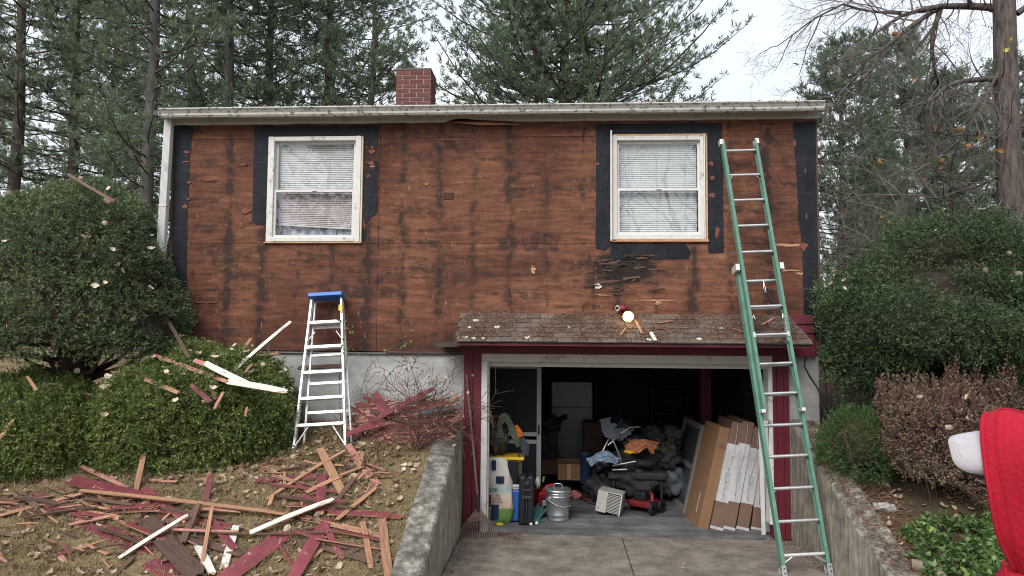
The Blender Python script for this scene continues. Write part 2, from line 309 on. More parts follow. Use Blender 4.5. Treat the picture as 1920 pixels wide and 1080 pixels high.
ROOMD = mat('dim room', (.10, .10, .10), .9, .1, 3, 0)
GLASS = glass_mat('window glass')
BARK = mat('pine bark', (.075, .062, .055), .9, .45, 7, .6, stretch=(1, 1, .35))
BARKG = mat('grey pine bark', (.085, .080, .075), .9, .45, 7, .6, stretch=(1, 1, .35))
BARKO = mat('furrowed oak bark', (.085, .068, .060), .92, .65, 7, 1., stretch=(3, 3, .6))
YEWB = mat('yew bark', (.080, .050, .042), .9, .45, 6, .8, stretch=(3, 3, .4))
TWIG = mat('grey twig', (.135, .115, .105), .85, .25, 8, .2)
TWIGR = mat('red brown twig', (.115, .055, .045), .8, .35, 8, .2)
SOIL = mat('soil', (.060, .045, .034), .95, .4, 6, .4)

# ================================================================== SETTING
def ground_mat():
    m, n, l, b = _new('lawn soil'); tc = n.new('ShaderNodeTexCoord').outputs['Object']
    f = _noise(n, l, tc, 2.6, 8, .65); g = _noise(n, l, tc, 38, 5, .7); h = _noise(n, l, tc, .9, 5, .6)
    col = _ramp(n, l, f, [(.30, (.075, .052, .032)), (.45, (.190, .135, .075)), (.6, (.26, .195, .105)), (.75, (.17, .15, .07))])
    col = _mix(n, l, _ramp(n, l, h, [(.56, 0.), (.68, .5)]), col, (.10, .12, .038)); col = _mix(n, l, .55, col, _ramp(n, l, g, [(.3, .3), (.7, 1.3)]), 'MULTIPLY')
    sx = n.new('ShaderNodeSeparateXYZ'); l.new(tc, sx.inputs[0]); bank = n.new('ShaderNodeMapRange'); bank.inputs[1].default_value = 7.0; bank.inputs[2].default_value = 7.3; l.new(sx.outputs[0], bank.inputs[0]); col = _mix(n, l, _math(n, l, 'MULTIPLY', bank.outputs[0], .85), col, (.052, .036, .026))   # bare leaf mould on the right bank
    l.new(col, b.inputs['Base Color']); b.inputs['Roughness'].default_value = .95; b.inputs['Specular IOR Level'].default_value = .15; _bump(n, l, b, g, .7, .03); return m
xs = sorted(set([-120, -80, -50, -35, -25, -18, -14] + list(np.arange(-11, -.5, .5)) + [-.3, -.12, -.045, -.035, .02] + list(np.arange(.2, 3.2, .12)) + [3.24, 3.295, 3.305, 3.42, 5, 6.9, 7.05, 7.135, 7.145, 7.2]
                + [7.355, 7.365] + list(np.arange(7.5, 14, .35)) + [15, 17, 20, 25, 32, 45, 65, 90, 130]))
ys = sorted(set([-60, -40, -28, -20, -15, -12, -9.01, -8.99, -8, -7, -6] + list(np.arange(-5, -.1, .14)) + [-.065, -.055, .02, .2, .6, 1.2, 2, 3, 4, 5, 6, 7, 8.2, 8.29, 8.31, 8.5] + list(range(9, 22)) + [24, 28, 34, 42, 55, 75, 100, 150, 220, 300]))
V = [(x, y, gz(x, y)) for y in ys for x in xs]; nx = len(xs)
F = [(j*nx+i, j*nx+i+1, (j+1)*nx+i+1, (j+1)*nx+i) for j in range(len(ys)-1) for i in range(nx-1)]
gme = mesh_np('ground', V, F); gme.materials.append(ground_mat()); gme.polygons.foreach_set('use_smooth', [True]*len(F)); structure(link('ground', gme))

# driveway: cast slabs, joints between them, rising slowly towards the street
dw = structure(link('driveway', None))
def dz(y): return 0 if y > -3.2 else (-3.2-y)*.085
xj = at_z(1178, 1045, 0).x; yj = [-.05, -1.33, -3.2, -5.0, -6.8, -8.8, -11, -14]
for a, b_ in zip(yj[:-1], yj[1:]):
    for x0, x1 in ((3.44, xj), (xj, 6.99)):
        mb = MB(); g = .005
        mb.add([(x0+g, a-g, dz(a)), (x1-g, a-g, dz(a)), (x1-g, b_+g, dz(b_)), (x0+g, b_+g, dz(b_)), (x0+g, a-g, dz(a)-.1), (x1-g, a-g, dz(a)-.1), (x1-g, b_+g, dz(b_)-.1), (x0+g, b_+g, dz(b_)-.1)],
               [(0, 3, 2, 1), (4, 5, 6, 7), (0, 1, 5, 4), (1, 2, 6, 5), (2, 3, 7, 6), (3, 0, 4, 7)])
        mb.build('slab', DRIVE, dw)
MB().box((3.4, -14, -.14), (7.05, -.05, -.12)).build('joint_bed', SOIL, dw)

# retaining walls
def retaining(name, label, xin, xout, ragged):
    r = thing(name, label, 'retaining wall', ((xin+xout)/2, 0, 0)); cx = r.location.x; n = 26; y1 = -3.25
    mb = MB(); vs = []; lip = .02 if xin < xout else -.02
    for i in range(n+1):
        y = y1*i/n; t = max(.02, wtop(y)); j1 = rnd.uniform(-.035, .02) if ragged else rnd.uniform(-.006, .004); j2 = rnd.uniform(-.03, .03) if ragged else 0
        vs += [(xin-cx, y, -.2), (xin-cx, y, t+j1-.02), (xin+lip-cx, y, t+j1), (xout-cx+j2, y, t+.01+rnd.uniform(-.01, .01)), (xout-cx, y, -.2)]
    for i in range(n):
        for k in range(4): mb.add([vs[i*5+k], vs[i*5+k+1], vs[(i+1)*5+k+1], vs[(i+1)*5+k]], [(0, 1, 2, 3)], 1 if k in (1, 2) else 0)
    mb.add(vs[:5], [tuple(range(5))], 0); mb.add(vs[-5:], [tuple(range(5))], 0)
    o = mb.build('wall_body', [RETAIN, RETTOP], r); return r
retaining('retaining_wall', 'sloping concrete retaining wall between the lawn and the driveway', 3.43, 3.185, False)
retaining('retaining_wall', 'crumbling dark concrete retaining wall below the reddish shrub', 7.0, 7.24, True)

# ================================================================== HOUSE
HW = 7.315; ZB, ZS, ZT, ZTOP = 1.967, 3.186, 4.405, 4.60
house = thing('house', 'small house stripped of siding to bare brown plywood sheathing, above an open garage', 'house', (0, 0, 0))
W1 = (1.165, 3.225, 2.205, 4.405); W2 = (5.085, 3.235, 6.105, 4.395)        # x0 z0 x1 z1
def cut_boxes(mb, x0, z0, x1, z1, y0, y1, holes, mi=0):
    xs_ = sorted({x0, x1} | {min(max(v, x0), x1) for h in holes for v in (h[0], h[2])}); zs_ = sorted({z0, z1} | {min(max(v, z0), z1) for h in holes for v in (h[1], h[3])})
    for a, b_ in zip(xs_[:-1], xs_[1:]):
        zz = z0; runs = []
        for c, d in zip(zs_[:-1], zs_[1:]):
            if any(h[0] < (a+b_)/2 < h[2] and h[1] < (c+d)/2 < h[3] for h in holes): continue
            if runs and abs(runs[-1][1]-c) < 1e-6: runs[-1][1] = d
            else: runs.append([c, d])
        for c, d in runs: mb.box((a, y0, c), (b_, y1, d), mi)
holes = [W1, W2]
for i in range(3):
    for z0, z1 in ((ZB, ZS), (ZS, ZT), (ZT, ZTOP)):
        mb = MB(); cut_boxes(mb, i*HW/3+.002, z0+.002, (i+1)*HW/3-.002, z1-.002, -.018-.001*((i+int(z0)) % 2), 0, holes); mb.build('sheathing_panel', PLY, house)
mb = MB(); cut_boxes(mb, .0, ZB, HW, ZTOP, .002, .06, holes); mb.build('light_leak_backing', INDARK, house)  # solid dark sheet added behind the panels to stop light leaking through gaps
GX0, GX1, GZ1 = 3.70, 6.765, 1.86                                           # garage opening
mb = MB(); mb.box((0, .004, -.3), (3.44, .2, ZB-.01)); mb.build('foundation_wall', FOUND, house)
mb = MB(); mb.box((6.975, .004, -.3), (HW-.01, .2, ZB-.01)); mb.build('foundation_wall', FOUND, house)
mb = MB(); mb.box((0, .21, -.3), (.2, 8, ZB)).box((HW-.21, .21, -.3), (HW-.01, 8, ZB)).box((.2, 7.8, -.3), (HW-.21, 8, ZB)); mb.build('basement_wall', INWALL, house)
mb = MB(); mb.box((0, .07, ZB+.001), (.1, 8, ZTOP)).box((HW-.1, .07, ZB+.001), (HW-.003, 8, ZTOP)).box((.1, 7.9, ZB+.001), (HW-.1, 8, ZTOP)); mb.build('side_wall', RAWD, house)
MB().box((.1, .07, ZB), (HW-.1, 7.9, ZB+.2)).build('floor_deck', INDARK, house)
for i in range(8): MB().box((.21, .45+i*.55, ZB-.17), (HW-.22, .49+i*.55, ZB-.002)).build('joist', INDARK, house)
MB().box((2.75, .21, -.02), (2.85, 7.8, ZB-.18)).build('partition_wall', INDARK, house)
MB().box((2.86, 5.3, 0), (HW-.22, 5.4, ZB-.18)).build('partition_wall', INWALL, house)
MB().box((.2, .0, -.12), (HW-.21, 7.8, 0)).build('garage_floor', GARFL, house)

# roof, eave, gutter
ye = -.20; zr = 4.70
mb = MB(); sl_ = .27
mb.xprism([(ye, zr), (4, zr+sl_*(4-ye)), (8.2, zr), (8.2, zr-.05), (4, zr+sl_*(4-ye)-.05), (ye, zr-.05)], -.16, HW+.13); rf = mb.build('roof', ROOFM, house)
mb = MB(); mb.add([(.0, .05, ZTOP), (.0, 7.95, ZTOP), (.0, 4, ZTOP+1.15), (.05, .05, ZTOP), (.05, 7.95, ZTOP), (.05, 4, ZTOP+1.15)], [(0, 1, 2), (3, 5, 4), (0, 3, 4, 1), (1, 4, 5, 2), (2, 5, 3, 0)]); mb.build('gable_wall', RAWD, house)
mb = MB(); mb.add([(HW-.05, .05, ZTOP), (HW-.05, 7.95, ZTOP), (HW-.05, 4, ZTOP+1.15), (HW-.004, .05, ZTOP), (HW-.004, 7.95, ZTOP), (HW-.004, 4, ZTOP+1.15)], [(0, 1, 2), (3, 5, 4), (0, 3, 4, 1), (1, 4, 5, 2), (2, 5, 3, 0)]); mb.build('gable_wall', RAWD, house)
fb = at_y(900, 236, -.05).z
zt = [4.598, 4.675]
# frieze board: its lower edge split away in the middle
n = 60; top = []; bot = []
for i in range(n+1):
    x = -.03+(HW+.06)*i/n; zlo = 4.575+.0*x
    px = 326+(x/HW)*1204
    if 850 < px < 870: zlo += .05*(px-850)/20
    elif 870 <= px < 985: zlo += .050-.05*(px-870)/115
    zlo += rnd.uniform(-.004, .004); top.append((x, 4.672)); bot.append((x, zlo))
mb = MB()
for i in range(n):
    (xa, za), (xb, zb_) = bot[i], bot[i+1]
    mb.add([(xa, -.052, za), (xb, -.052, zb_), (xb, -.052, 4.672), (xa, -.052, 4.672), (xa, -.02, za), (xb, -.02, zb_), (xb, -.02, 4.672), (xa, -.02, 4.672)], [(0, 1, 2, 3), (0, 4, 5, 1)])
mb.add([(HW+.03, -.052, 4.575), (HW+.03, -.02, 4.575), (HW+.03, -.02, 4.672), (HW+.03, -.052, 4.672)], [(0, 1, 2, 3)]); mb.build('frieze_board', TRIMG, house, recalc=False)
MB().add([(at_y(846, 229, -.056).x, -.058, at_y(846, 229, -.056).z), (at_y(905, 231, -.056).x, -.058, at_y(905, 229, -.056).z), (at_y(980, 236, -.056).x, -.07, at_y(980, 234, -.056).z), (at_y(900, 235, -.056).x, -.062, at_y(900, 235, -.056).z)],
         [(0, 1, 2, 3), (3, 2, 1, 0)]).build('split_board', RAW, house, recalc=False)
MB().box((-.10, ye+.01, 4.676), (HW+.08, -.0, 4.692)).build('soffit', TRIMG, house)
g0, g1 = at_y(300, 204, -.25).x, at_y(1545, 190, -.25).x
zg = at_y(920, 197, -.25).z
prof = [(-.205, zg-.095), (-.235, zg-.095), (-.250, zg-.075), (-.252, zg-.055), (-.270, zg-.03), (-.288, zg-.012), (-.288, zg), (-.278, zg), (-.278, zg-.008), (-.245, zg-.05), (-.24, zg-.085), (-.205, zg-.085)]
gut = MB().xprism(prof, g0, g1).build('gutter', GUTTER, house)
MB().box((g0, -.205, zg-.10), (g1, -.200, zg+.0)).build('gutter_back', GUTTER, gut)
for x in (g0, g1-.004): MB().wprism([(x, zg-.09), (x+.004, zg-.09), (x+.004, zg-.003), (x, zg-.003)], -.276, -.21).build('end_cap', GUTTER, gut)
MB().box((g0+.05, -.208, 4.693), (g1-.03, -.206+.0, zg-.02)).build('fascia', TRIMG, house)
# downspout, corrugated
p0, p1 = at_y(318, 219, -.10), at_y(304, 447, -.10); p1 = p0+(p1-p0)*1.75
mb = MB(); hw = .042
ribs = []
for i in range(13): ribs.append((-hw+2*hw*i/12, -.035-(.006 if i % 2 else 0)))
ribs = ribs+[(hw, .03), (-hw, .03)]
for k, (za, zb_) in enumerate(((0., .42), (.425, 1.))):
    A, B_ = p0.lerp(p1, za), p0.lerp(p1, zb_); s_ = 1+.03*k; m_ = len(ribs)
    vs = [(A.x+x*s_, A.y+y*s_, A.z) for x, y in ribs]+[(B_.x+x*s_, B_.y+y*s_, B_.z) for x, y in ribs]
    mb.add(vs, [(i, (i+1) % m_, m_+(i+1) % m_, m_+i) for i in range(m_)]+[tuple(range(m_)), tuple(range(m_, 2*m_))])
ds = mb.build('downspout', VINYL, house)
c_ = p0.lerp(p1, .42); MB().cbox((c_.x, c_.y, c_.z), (.094, .082, .014)).build('strap', VINYL, ds)
# side corner boards (raw brown edge at the far corners)
MB().box((HW-.002, -.024, ZB+.0), (HW+.018, .09, 4.57)).build('corner_board', RAWD, house)
MB().box((-.018, -.02, 1.9), (.0, .09, 4.57)).build('corner_board', RAWD, house)

# tar paper strips, torn along their edges
def ragged(pts, amp, step=.05, seed=0):
    r = random.Random(seed); out = []
    for i, (a, b_) in enumerate(zip(pts, pts[1:]+pts[:1])):
        A, B_ = Vector(a), Vector(b_); am = amp[i % len(amp)] if hasattr(amp, '__len__') else amp; L = (B_-A).length; k = max(1, int(L/step)); nrm = Vector((-(B_-A).y, (B_-A).x)).normalized()
        for j in range(k): p = A.lerp(B_, j/k); out.append(tuple(p+nrm*(r.gauss(0, am) if j else 0)))
    return out
def wpx(*pts): return [(lambda v: (v.x, v.z))(at_y(px, py, -.021)) for px, py in pts]
TARS = [(wpx((327, 234), (362, 236), (356, 300), (351, 420), (349, 700), (318, 700)), (.002, .004, .004, .004, .002, .002)),
        (wpx((477, 237), (710, 236), (709, 262), (509, 262), (507, 262), (502, 455), (497, 455), (497, 425), (474, 415), (473, 400)), (.001, .002, .001, 0, 0, .003, .004, .012, .004, .002)),
        (wpx((681, 262), (709, 262), (708, 280), (694, 274), (682, 272)), .006), (wpx((684, 322), (708, 318), (708, 398), (700, 404), (684, 420), (680, 398)), .007),
        (wpx((695, 335), (706, 300), (709, 304), (708, 330)), .007), (wpx((678, 425), (686, 430), (684, 452), (677, 452)), .003),
        (wpx((1118, 233), (1353, 231), (1354, 258), (1357, 474), (1329, 475), (1322, 256), (1146, 258), (1146, 458), (1134, 470), (1117, 466)), (.001, .002, .003, .002, .002, 0, 0, .008, .006, .004)),
        (wpx((1145, 458), (1286, 457), (1294, 470), (1291, 485), (1145, 487)), (.002, .008, .010, .003, .002)),
        (wpx((1487, 230), (1528, 228), (1532, 400), (1535, 640), (1508, 620), (1505, 480), (1497, 400), (1494, 330)), (.001, .001, .001, .002, .004, .008, .005, .003))]
for i, (poly, amp) in enumerate(TARS):
    mb = MB(); mb.wprism(ragged(poly, amp, .04, i), -.0235-.0004*i, -.0192); mb.build('tar_paper', TAR, house)
# torn spots where the paper came away, chips of bright wood, rot below the window
PATCH = mat('freshly torn wood', (.17, .062, .040), .8, .3, 8, .2, stretch=(2, 1, 12)); ROT = mat('rotten black wood', (.045, .028, .021), .95, .5, 14, .6, stretch=(2, 1, 10)); PALE = mat('pale torn wood', (.44, .23, .13), .8, .3, 8, .2, stretch=(2, 1, 16))
def blob(px, py, wx, wz, m, i, y=-.028, name='torn_patch'):
    c = at_y(px, py, y); r = random.Random(i*7+1); k = 26
    poly = [(c.x+wx*math.cos(2*math.pi*j/k)*r.uniform(.45, 1.1), c.z+wz*math.sin(2*math.pi*j/k)*r.uniform(.25, 1.1)) for j in range(k)]
    MB().wprism(poly, y-.0003*(i % 7), -.019).build(name, m, house)
BL = [(349, 285, .055, .022), (354, 342, .035, .022), (348, 303, .05, .012), (347, 387, .04, .03), (353, 373, .03, .015), (460, 396, .08, .035), (455, 309, .07, .012), (452, 420, .03, .05), (469, 412, .03, .05),
      (697, 283, .05, .06), (696, 306, .06, .035), (690, 330, .025, .03), (1120, 307, .03, .02), (1333, 307, .035, .03), (1336, 333, .03, .03), (1334, 366, .04, .035), (1345, 435, .03, .08), (1335, 396, .012, .012),
      (1510, 320, .012, .03), (1508, 462, .04, .06), (1512, 405, .01, .05), (1300, 285, .0, .0), (385, 567, .16, .014), (392, 338, .10, .012), (1490, 268, .02, .05)]
for i, (a, b_, c, d) in enumerate(BL):
    if c: blob(a, b_, c, d, PATCH, i)
for i, (a, b_, c, d) in enumerate([(1478, 459, .22, .022), (1470, 507, .20, .012), (1230, 563, .25, .010), (1130, 553, .10, .010), (1500, 513, .06, .02), (1235, 568, .05, .03), (800, 345, .03, .012), (1000, 505, .03, .06), (595, 345, .0, .0), (700, 312, .05, .015)]):
    if c: blob(a, b_, c, d, PALE, 40+i, -.0212)
for i, (a, b_, c, d) in enumerate([(1105, 488, .022, .11), (1145, 500, .10, .025), (1195, 497, .06, .03), (1150, 535, .09, .02), (1113, 540, .03, .05)]):
    blob(a, b_, c, d, ROT, 60+i, -.0205, 'rotten_patch')
r_ = random.Random(3)
for i in range(40):                                                          # curling plies of the rotten spot, standing off the wall
    px, py = r_.uniform(1105, 1240), r_.uniform(478, 555); c = at_y(px, py, -.02); L, h = r_.uniform(.04, .2), r_.uniform(.006, .02); o_ = r_.uniform(.006, .04); tl = r_.uniform(-.02, .02)
    MB().add([(c.x-L/2, -.020, c.z-tl), (c.x+L/2, -.020-o_, c.z+tl), (c.x+L/2*r_.uniform(.5, 1), -.020-o_, c.z+h+tl), (c.x-L/2, -.020, c.z+h), (c.x-L/2, -.017, c.z-tl), (c.x+L/2, -.016-o_, c.z+tl), (c.x+L/2*.7, -.016-o_, c.z+h+tl), (c.x-L/2, -.017, c.z+h)],
             [(0, 1, 2, 3), (7, 6, 5, 4), (0, 4, 5, 1), (3, 2, 6, 7), (1, 5, 6, 2)]).build('splinter', r_.choice([ROT, RAWD, RAWD, ROT, RAWD]), house)
MB().wprism(wpx((1114, 534), (1122, 531), (1129, 538), (1124, 541), (1116, 541)), -.03, -.024).build('insulation_scrap', WHITE, house)
for px, py in ((843, 271), (842, 368)):                                        # grade stamps: a framed block of unreadable print
    c = at_y(px, py, -.02); m_ = mat('stamp ink', (.012, .008, .007), .9, .2, 30, 0); mb = MB(); w, h = .055, .040
    for a, b_ in (((-w, -h), (w, -h+.006)), ((-w, h-.006), (w, h)), ((-w, -h), (-w+.006, h)), ((w-.006, -h), (w, h))): mb.box((c.x+a[0], -.0205, c.z+a[1]), (c.x+b_[0], -.0195, c.z+b_[1]))
    for j in range(3):
        for k in range(7): mb.box((c.x-w+.012+k*.0135, -.0203, c.z-h+.012+j*.021), (c.x-w+.012+k*.0135+r_.uniform(.005, .011), -.0195, c.z-h+.024+j*.021))
    mb.build('grade_stamp', m_, house)
# nail holes / pulled nails in rows
mb = MB()
for i in range(19):
    for j in range(24):
        if r_.random() < .55: continue
        x = .28+i*.4064-.135+r_.gauss(0, .012); z = ZB+.05+j*.1016+r_.gauss(0, .01)
        if x > HW-.1 or any(h[0]-.05 < x < h[2]+.05 and h[1]-.05 < z < h[3]+.05 for h in holes): continue
        mb.cbox((x, -.021, z), (.010, .006, .008))
o = mb.build('nails', DARKM, house); o['kind'] = 'stuff'

# ---- windows
def window(label, x0, z0, x1, z1, kind):
    w = link('window', None, house); w['label'] = label
    def fr(name, a, b_, m, bev=.003): return MB().box(a, b_).build(name, m, w, bev)
    cw = .045
    if kind == 1:
        fr('casing', (x0-.025, -.055, z0-.02), (x0+cw, .02, z1+.02), WHITE); fr('casing', (x1-cw, -.055, z0-.02), (x1+.02, .02, z1+.02), WHITE)
        fr('casing', (x0+cw, -.053, z1-.03), (x1-cw, .02, z1+.018), WHITE); fr('sill', (x0+cw, -.058, z0-.018), (x1-cw, .02, z0+.032), WHITE)
        fr('bare_stop', (x1+.021, -.045, z0-.02), (x1+.042, -.016, z1+.015), mat('bare cream wood', (.58, .47, .34), .7, .15, 6, .1)); fr('sill_edge', (x0-.05, -.05, z0-.036), (x1+.04, -.01, z0-.021), NEWW)
    else:
        fr('casing', (x0-.03, -.085, z0-.025), (x0-.012, .02, z1+.06), WHITE); fr('casing', (x0-.012, -.05, z0-.02), (x0+.045, .02, z1+.01), TRIMG)
        fr('casing', (x1-.055, -.04, z0), (x1-.018, .02, z1), WHITE); fr('metal_track', (x1-.017, -.05, z0), (x1-.004, .02, z1+.02), VINYL); fr('bare_stop', (x1+.004, -.035, z0-.02), (x1+.024, -.0, z1+.03), NEWW)
        fr('bare_stop', (x0+.0, -.035, z1+.004), (x1+.024, 0, z1+.026), NEWW); fr('casing', (x0+.045, -.042, z1-.045), (x1-.055, .02, z1+.003), WHITE); fr('sill', (x0+.045, -.045, z0), (x1-.055, .02, z0+.055), WHITE)
        fr('sill_edge', (x0-.02, -.05, z0-.030), (x1+.03, -.01, z0-.002), PALE)
    a, b_ = x0+.045, x1-.05; zm = z0+(z1-z0)*.485; lo = z0+(.032 if kind == 1 else .055); hi = z1-(.03 if kind == 1 else .045)
    def sash(za, zb_, y, m, fr_=.028):
        mb = MB(); mb.box((a, y, za), (a+fr_, y+.03, zb_)).box((b_-fr_, y, za), (b_, y+.03, zb_)).box((a+fr_, y, za), (b_-fr_, y+.03, za+fr_)).box((a+fr_, y, zb_-fr_), (b_-fr_, y+.03, zb_)); mb.build('sash', m, w)
        MB().add([(a+fr_-.004, y+.014, za+fr_-.004), (b_-fr_+.004, y+.014, za+fr_-.004), (b_-fr_+.004, y+.014, zb_-fr_+.004), (a+fr_-.004, y+.014, zb_-fr_+.004)], [(0, 1, 2, 3)]).build('pane', GLASS, w, recalc=False)
    sash(zm-.012, hi, .006, VINYL); sash(lo, zm+.012, -.028, VINYL if kind == 2 else mat('dusty vinyl', (.60, .57, .55), .5, .06, 6, 0))
    MB().cbox(((a+b_)/2, -.036, zm+.0), (.05, .014, .012)).build('latch', VINYL, w)
    # blind slats
    pitch = .0215; sm = MB(); sm.add([(a+.03, 0, -.0125), (b_-.03, 0, -.0125), (b_-.03, .010, .0108), (a+.03, .010, .0108)], [(0, 1, 2, 3)]); me = sm.mesh('blind_slat'); me.materials.append(SLAT)
    me1 = me.copy(); me1.materials.clear(); me1.materials.append(PINKSLAT)
    z = hi-.05; k = 0
    while z > lo+.03:
        if kind == 1 and z < lo+.14: break
        o = link('blind_slat', me1 if (kind == 1 and z < zm) else me, w, (0, .062, z))
        if kind == 1 and z < lo+.36:                                           # the lowest slats hang crooked
            f = (lo+.36-z)/.24; o.rotation_euler = (0, .055*f, 0); o.location.x += 0; o.location.z += .055*f*(a+b_)/2+.0
        z -= pitch
    MB().box((a+.02, .05, hi-.035), (b_-.02, .085, hi)).build('head_rail', SLAT, w)
    if kind == 1:
        zr_ = lo+.125; mb = MB(); mb.add([(a+.03, .055, zr_+.03), (b_-.03, .055, zr_-.022), (b_-.03, .055, zr_-.008), (a+.03, .055, zr_+.044), (a+.03, .075, zr_+.03), (b_-.03, .075, zr_-.022), (b_-.03, .075, zr_-.008), (a+.03, .075, zr_+.044)], [(0, 1, 2, 3), (7, 6, 5, 4), (0, 4, 5, 1), (3, 2, 6, 7)]); mb.build('bottom_rail', SLAT, w)
        n_ = 60; vs = []
        for i in range(n_+1): x = a+(b_-a)*i/n_; y = .13+.02*math.sin(i*.9)+.008*math.sin(i*2.3); vs += [(x, y, z0-.1), (x, y+.01, z1-.1)]
        MB().add(vs, [(2*i, 2*i+2, 2*i+3, 2*i+1) for i in range(n_)], 0, None, True).build('curtain', CURT, w)
    else:
        for x in (a+.13, (a+b_)/2-.02, b_-.16): MB().box((x, .050, lo), (x+.004, .053, hi)).build('ladder_cord', TRIMG, w)
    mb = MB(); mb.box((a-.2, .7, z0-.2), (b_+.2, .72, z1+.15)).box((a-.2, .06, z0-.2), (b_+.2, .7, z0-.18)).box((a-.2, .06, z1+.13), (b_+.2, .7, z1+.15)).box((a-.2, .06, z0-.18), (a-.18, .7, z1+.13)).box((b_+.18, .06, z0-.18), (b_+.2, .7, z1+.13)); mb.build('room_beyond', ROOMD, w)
window('white window with a crooked half-drawn blind', *W1, 1); window('window with closed white blinds, its trim partly pried off', *W2, 2)

# ---- garage front: posts, jambs, header, red siding, little shingled roof
def hb(name, a, b_, m, bev=.003, label=None): o = MB().box(a, b_).build(name, m, house, bev); return o
for x0, x1 in ((3.436, 3.535), (3.540, 3.632)): hb('red_post_board', (x0, -.03, .0), (x1, .15, ZB), RED)
for x0, x1 in ((6.80, 6.845), (6.848, 6.915), (6.918, 6.976)): hb('red_post_board', (x0, -.03, .0), (x1, .15, ZB), RED)
hb('door_jamb', (3.634, -.045, .0), (3.70, .16, 1.865), WHITE); hb('door_jamb', (6.752, -.045, .16), (6.798, .16, 1.865), WHITE)
hb('door_stop', (3.70, .02, .0), (3.716, .1, 1.86), WHITE)
hb('door_header', (3.634, -.05, 1.866), (6.798, .16, 1.955), mat('dull header paint', (.52, .49, .44), .6, .08, 6, .1, dirt=(.3, .26, .22), dirt_at=.62)); hb('header_stop', (3.70, .06, 1.81), (6.752, .12, 1.864), TRIMG)
hb('red_fascia', (3.40, -.052, 1.957), (7.25, -.021, 2.10), RED)
for k in range(3): MB().xprism([(-.021, 2.405-k*.10), (-.034-.0, 2.405-k*.10), (-.052, 2.31-k*.10), (-.021, 2.31-k*.10)], 6.7, 7.245).build('red_clapboard', RED, house)
hb('red_clapboard', (6.7, -.055, 1.955), (7.255, -.0525, 2.105), RED, 0)
hb('ledger', (2.55, -.03, ZB-.022), (3.42, .0, ZB+.004), RAWD); hb('sill_plate', (.0, -.024, ZB-.03), (3.42, .002, ZB-.024), DARKM, 0); hb('bracket_beam', (3.18, -.46, 2.03), (3.66, -.05, 2.072), INDARK)
aw = link('awning_roof', None, house); A0, A1 = 3.40, 7.06; yF, zF, yB, zB = -.52, 2.105, -.022, 2.405
sv = Vector((0, yF-yB, zF-zB)); SL = sv.length; sd = sv.normalized(); ang = math.atan2(zB-zF, yB-yF)
mb = MB(); mb.add([(A0, yB, zB-.012), (A1-.08, yB, zB-.012), (A1+.0, yF, zF-.012), (A0, yF, zF-.012), (A0, yB, zB-.035), (A1-.08, yB, zB-.035), (A1, yF, zF-.035), (A0, yF, zF-.035)], [(0, 1, 2, 3), (7, 6, 5, 4), (0, 4, 5, 1), (1, 5, 6, 2), (2, 6, 7, 3), (3, 7, 4, 0)]); mb.build('roof_deck', INDARK, aw)
hb('awning_soffit', (A0+.02, -.48, 2.06), (A1-.04, -.06, 2.068), RED, 0)
MB().box((A0+.01, -.515, 2.052), (A1-.03, -.49, 2.085)).build('drip_edge', RED, aw)
ncr = 6
for c in range(ncr):                                                          # courses of separate tabs
    x = A0-.01-(.12 if c % 2 else 0); s0 = SL*c/ncr
    while x < A1-.02:
        w = r_.choice([.148, .152, .155]); xa, xb = max(x, A0-.01), min(x+w-.005, A1+.01-.10*(1-(s0+.1)/SL))
        x += w
        if xb-xa < .03: continue
        L = SL/ncr+.025; j = r_.uniform(-.004, .004); cu = r_.uniform(0, .007)
        o = MB().add([(xa, 0, .006), (xb, 0, .006), (xb, -L+j, .012+cu), (xa, -L+j, .012+r_.uniform(0, .006)), (xa, 0, 0), (xb, 0, 0), (xb, -L+j, .004), (xa, -L+j, .004)], [(0, 3, 2, 1), (4, 5, 6, 7), (2, 3, 7, 6), (1, 2, 6, 5), (3, 0, 4, 7)]).build('shingle', SHING, aw)
        o.location = (0, yB+sd.y*s0, zB+sd.z*s0-.006); o.rotation_euler = (ang, 0, 0)
LICH = mat('pale lichen', (.50, .52, .42), .95, .2, 20, .5); MOSS = mat('moss', (.12, .13, .03), .95, .4, 20, .6)
for i in range(15):
    s_ = r_.choice([.97, .93, .96, r_.uniform(.3, 1)]); x = A0+.02+(A1-A0-.1)*r_.random()**1.6 if i > 5 else A0+.03+r_.uniform(0, .2)
    c = Vector((x, yB+sd.y*SL*s_, zB+sd.z*SL*s_+.010)); k = 9; rr = r_.uniform(.012, .034)
    MB().prism([(rr*1.3*math.cos(6.283*j/k)*r_.uniform(.6, 1.2), rr*math.sin(6.283*j/k)*r_.uniform(.6, 1.2)) for j in range(k)], .006).build('moss_tuft' if i % 9 == 4 else 'lichen_spot', MOSS if i % 9 == 4 else LICH, aw, loc=c, rot=(ang, 0, 0))
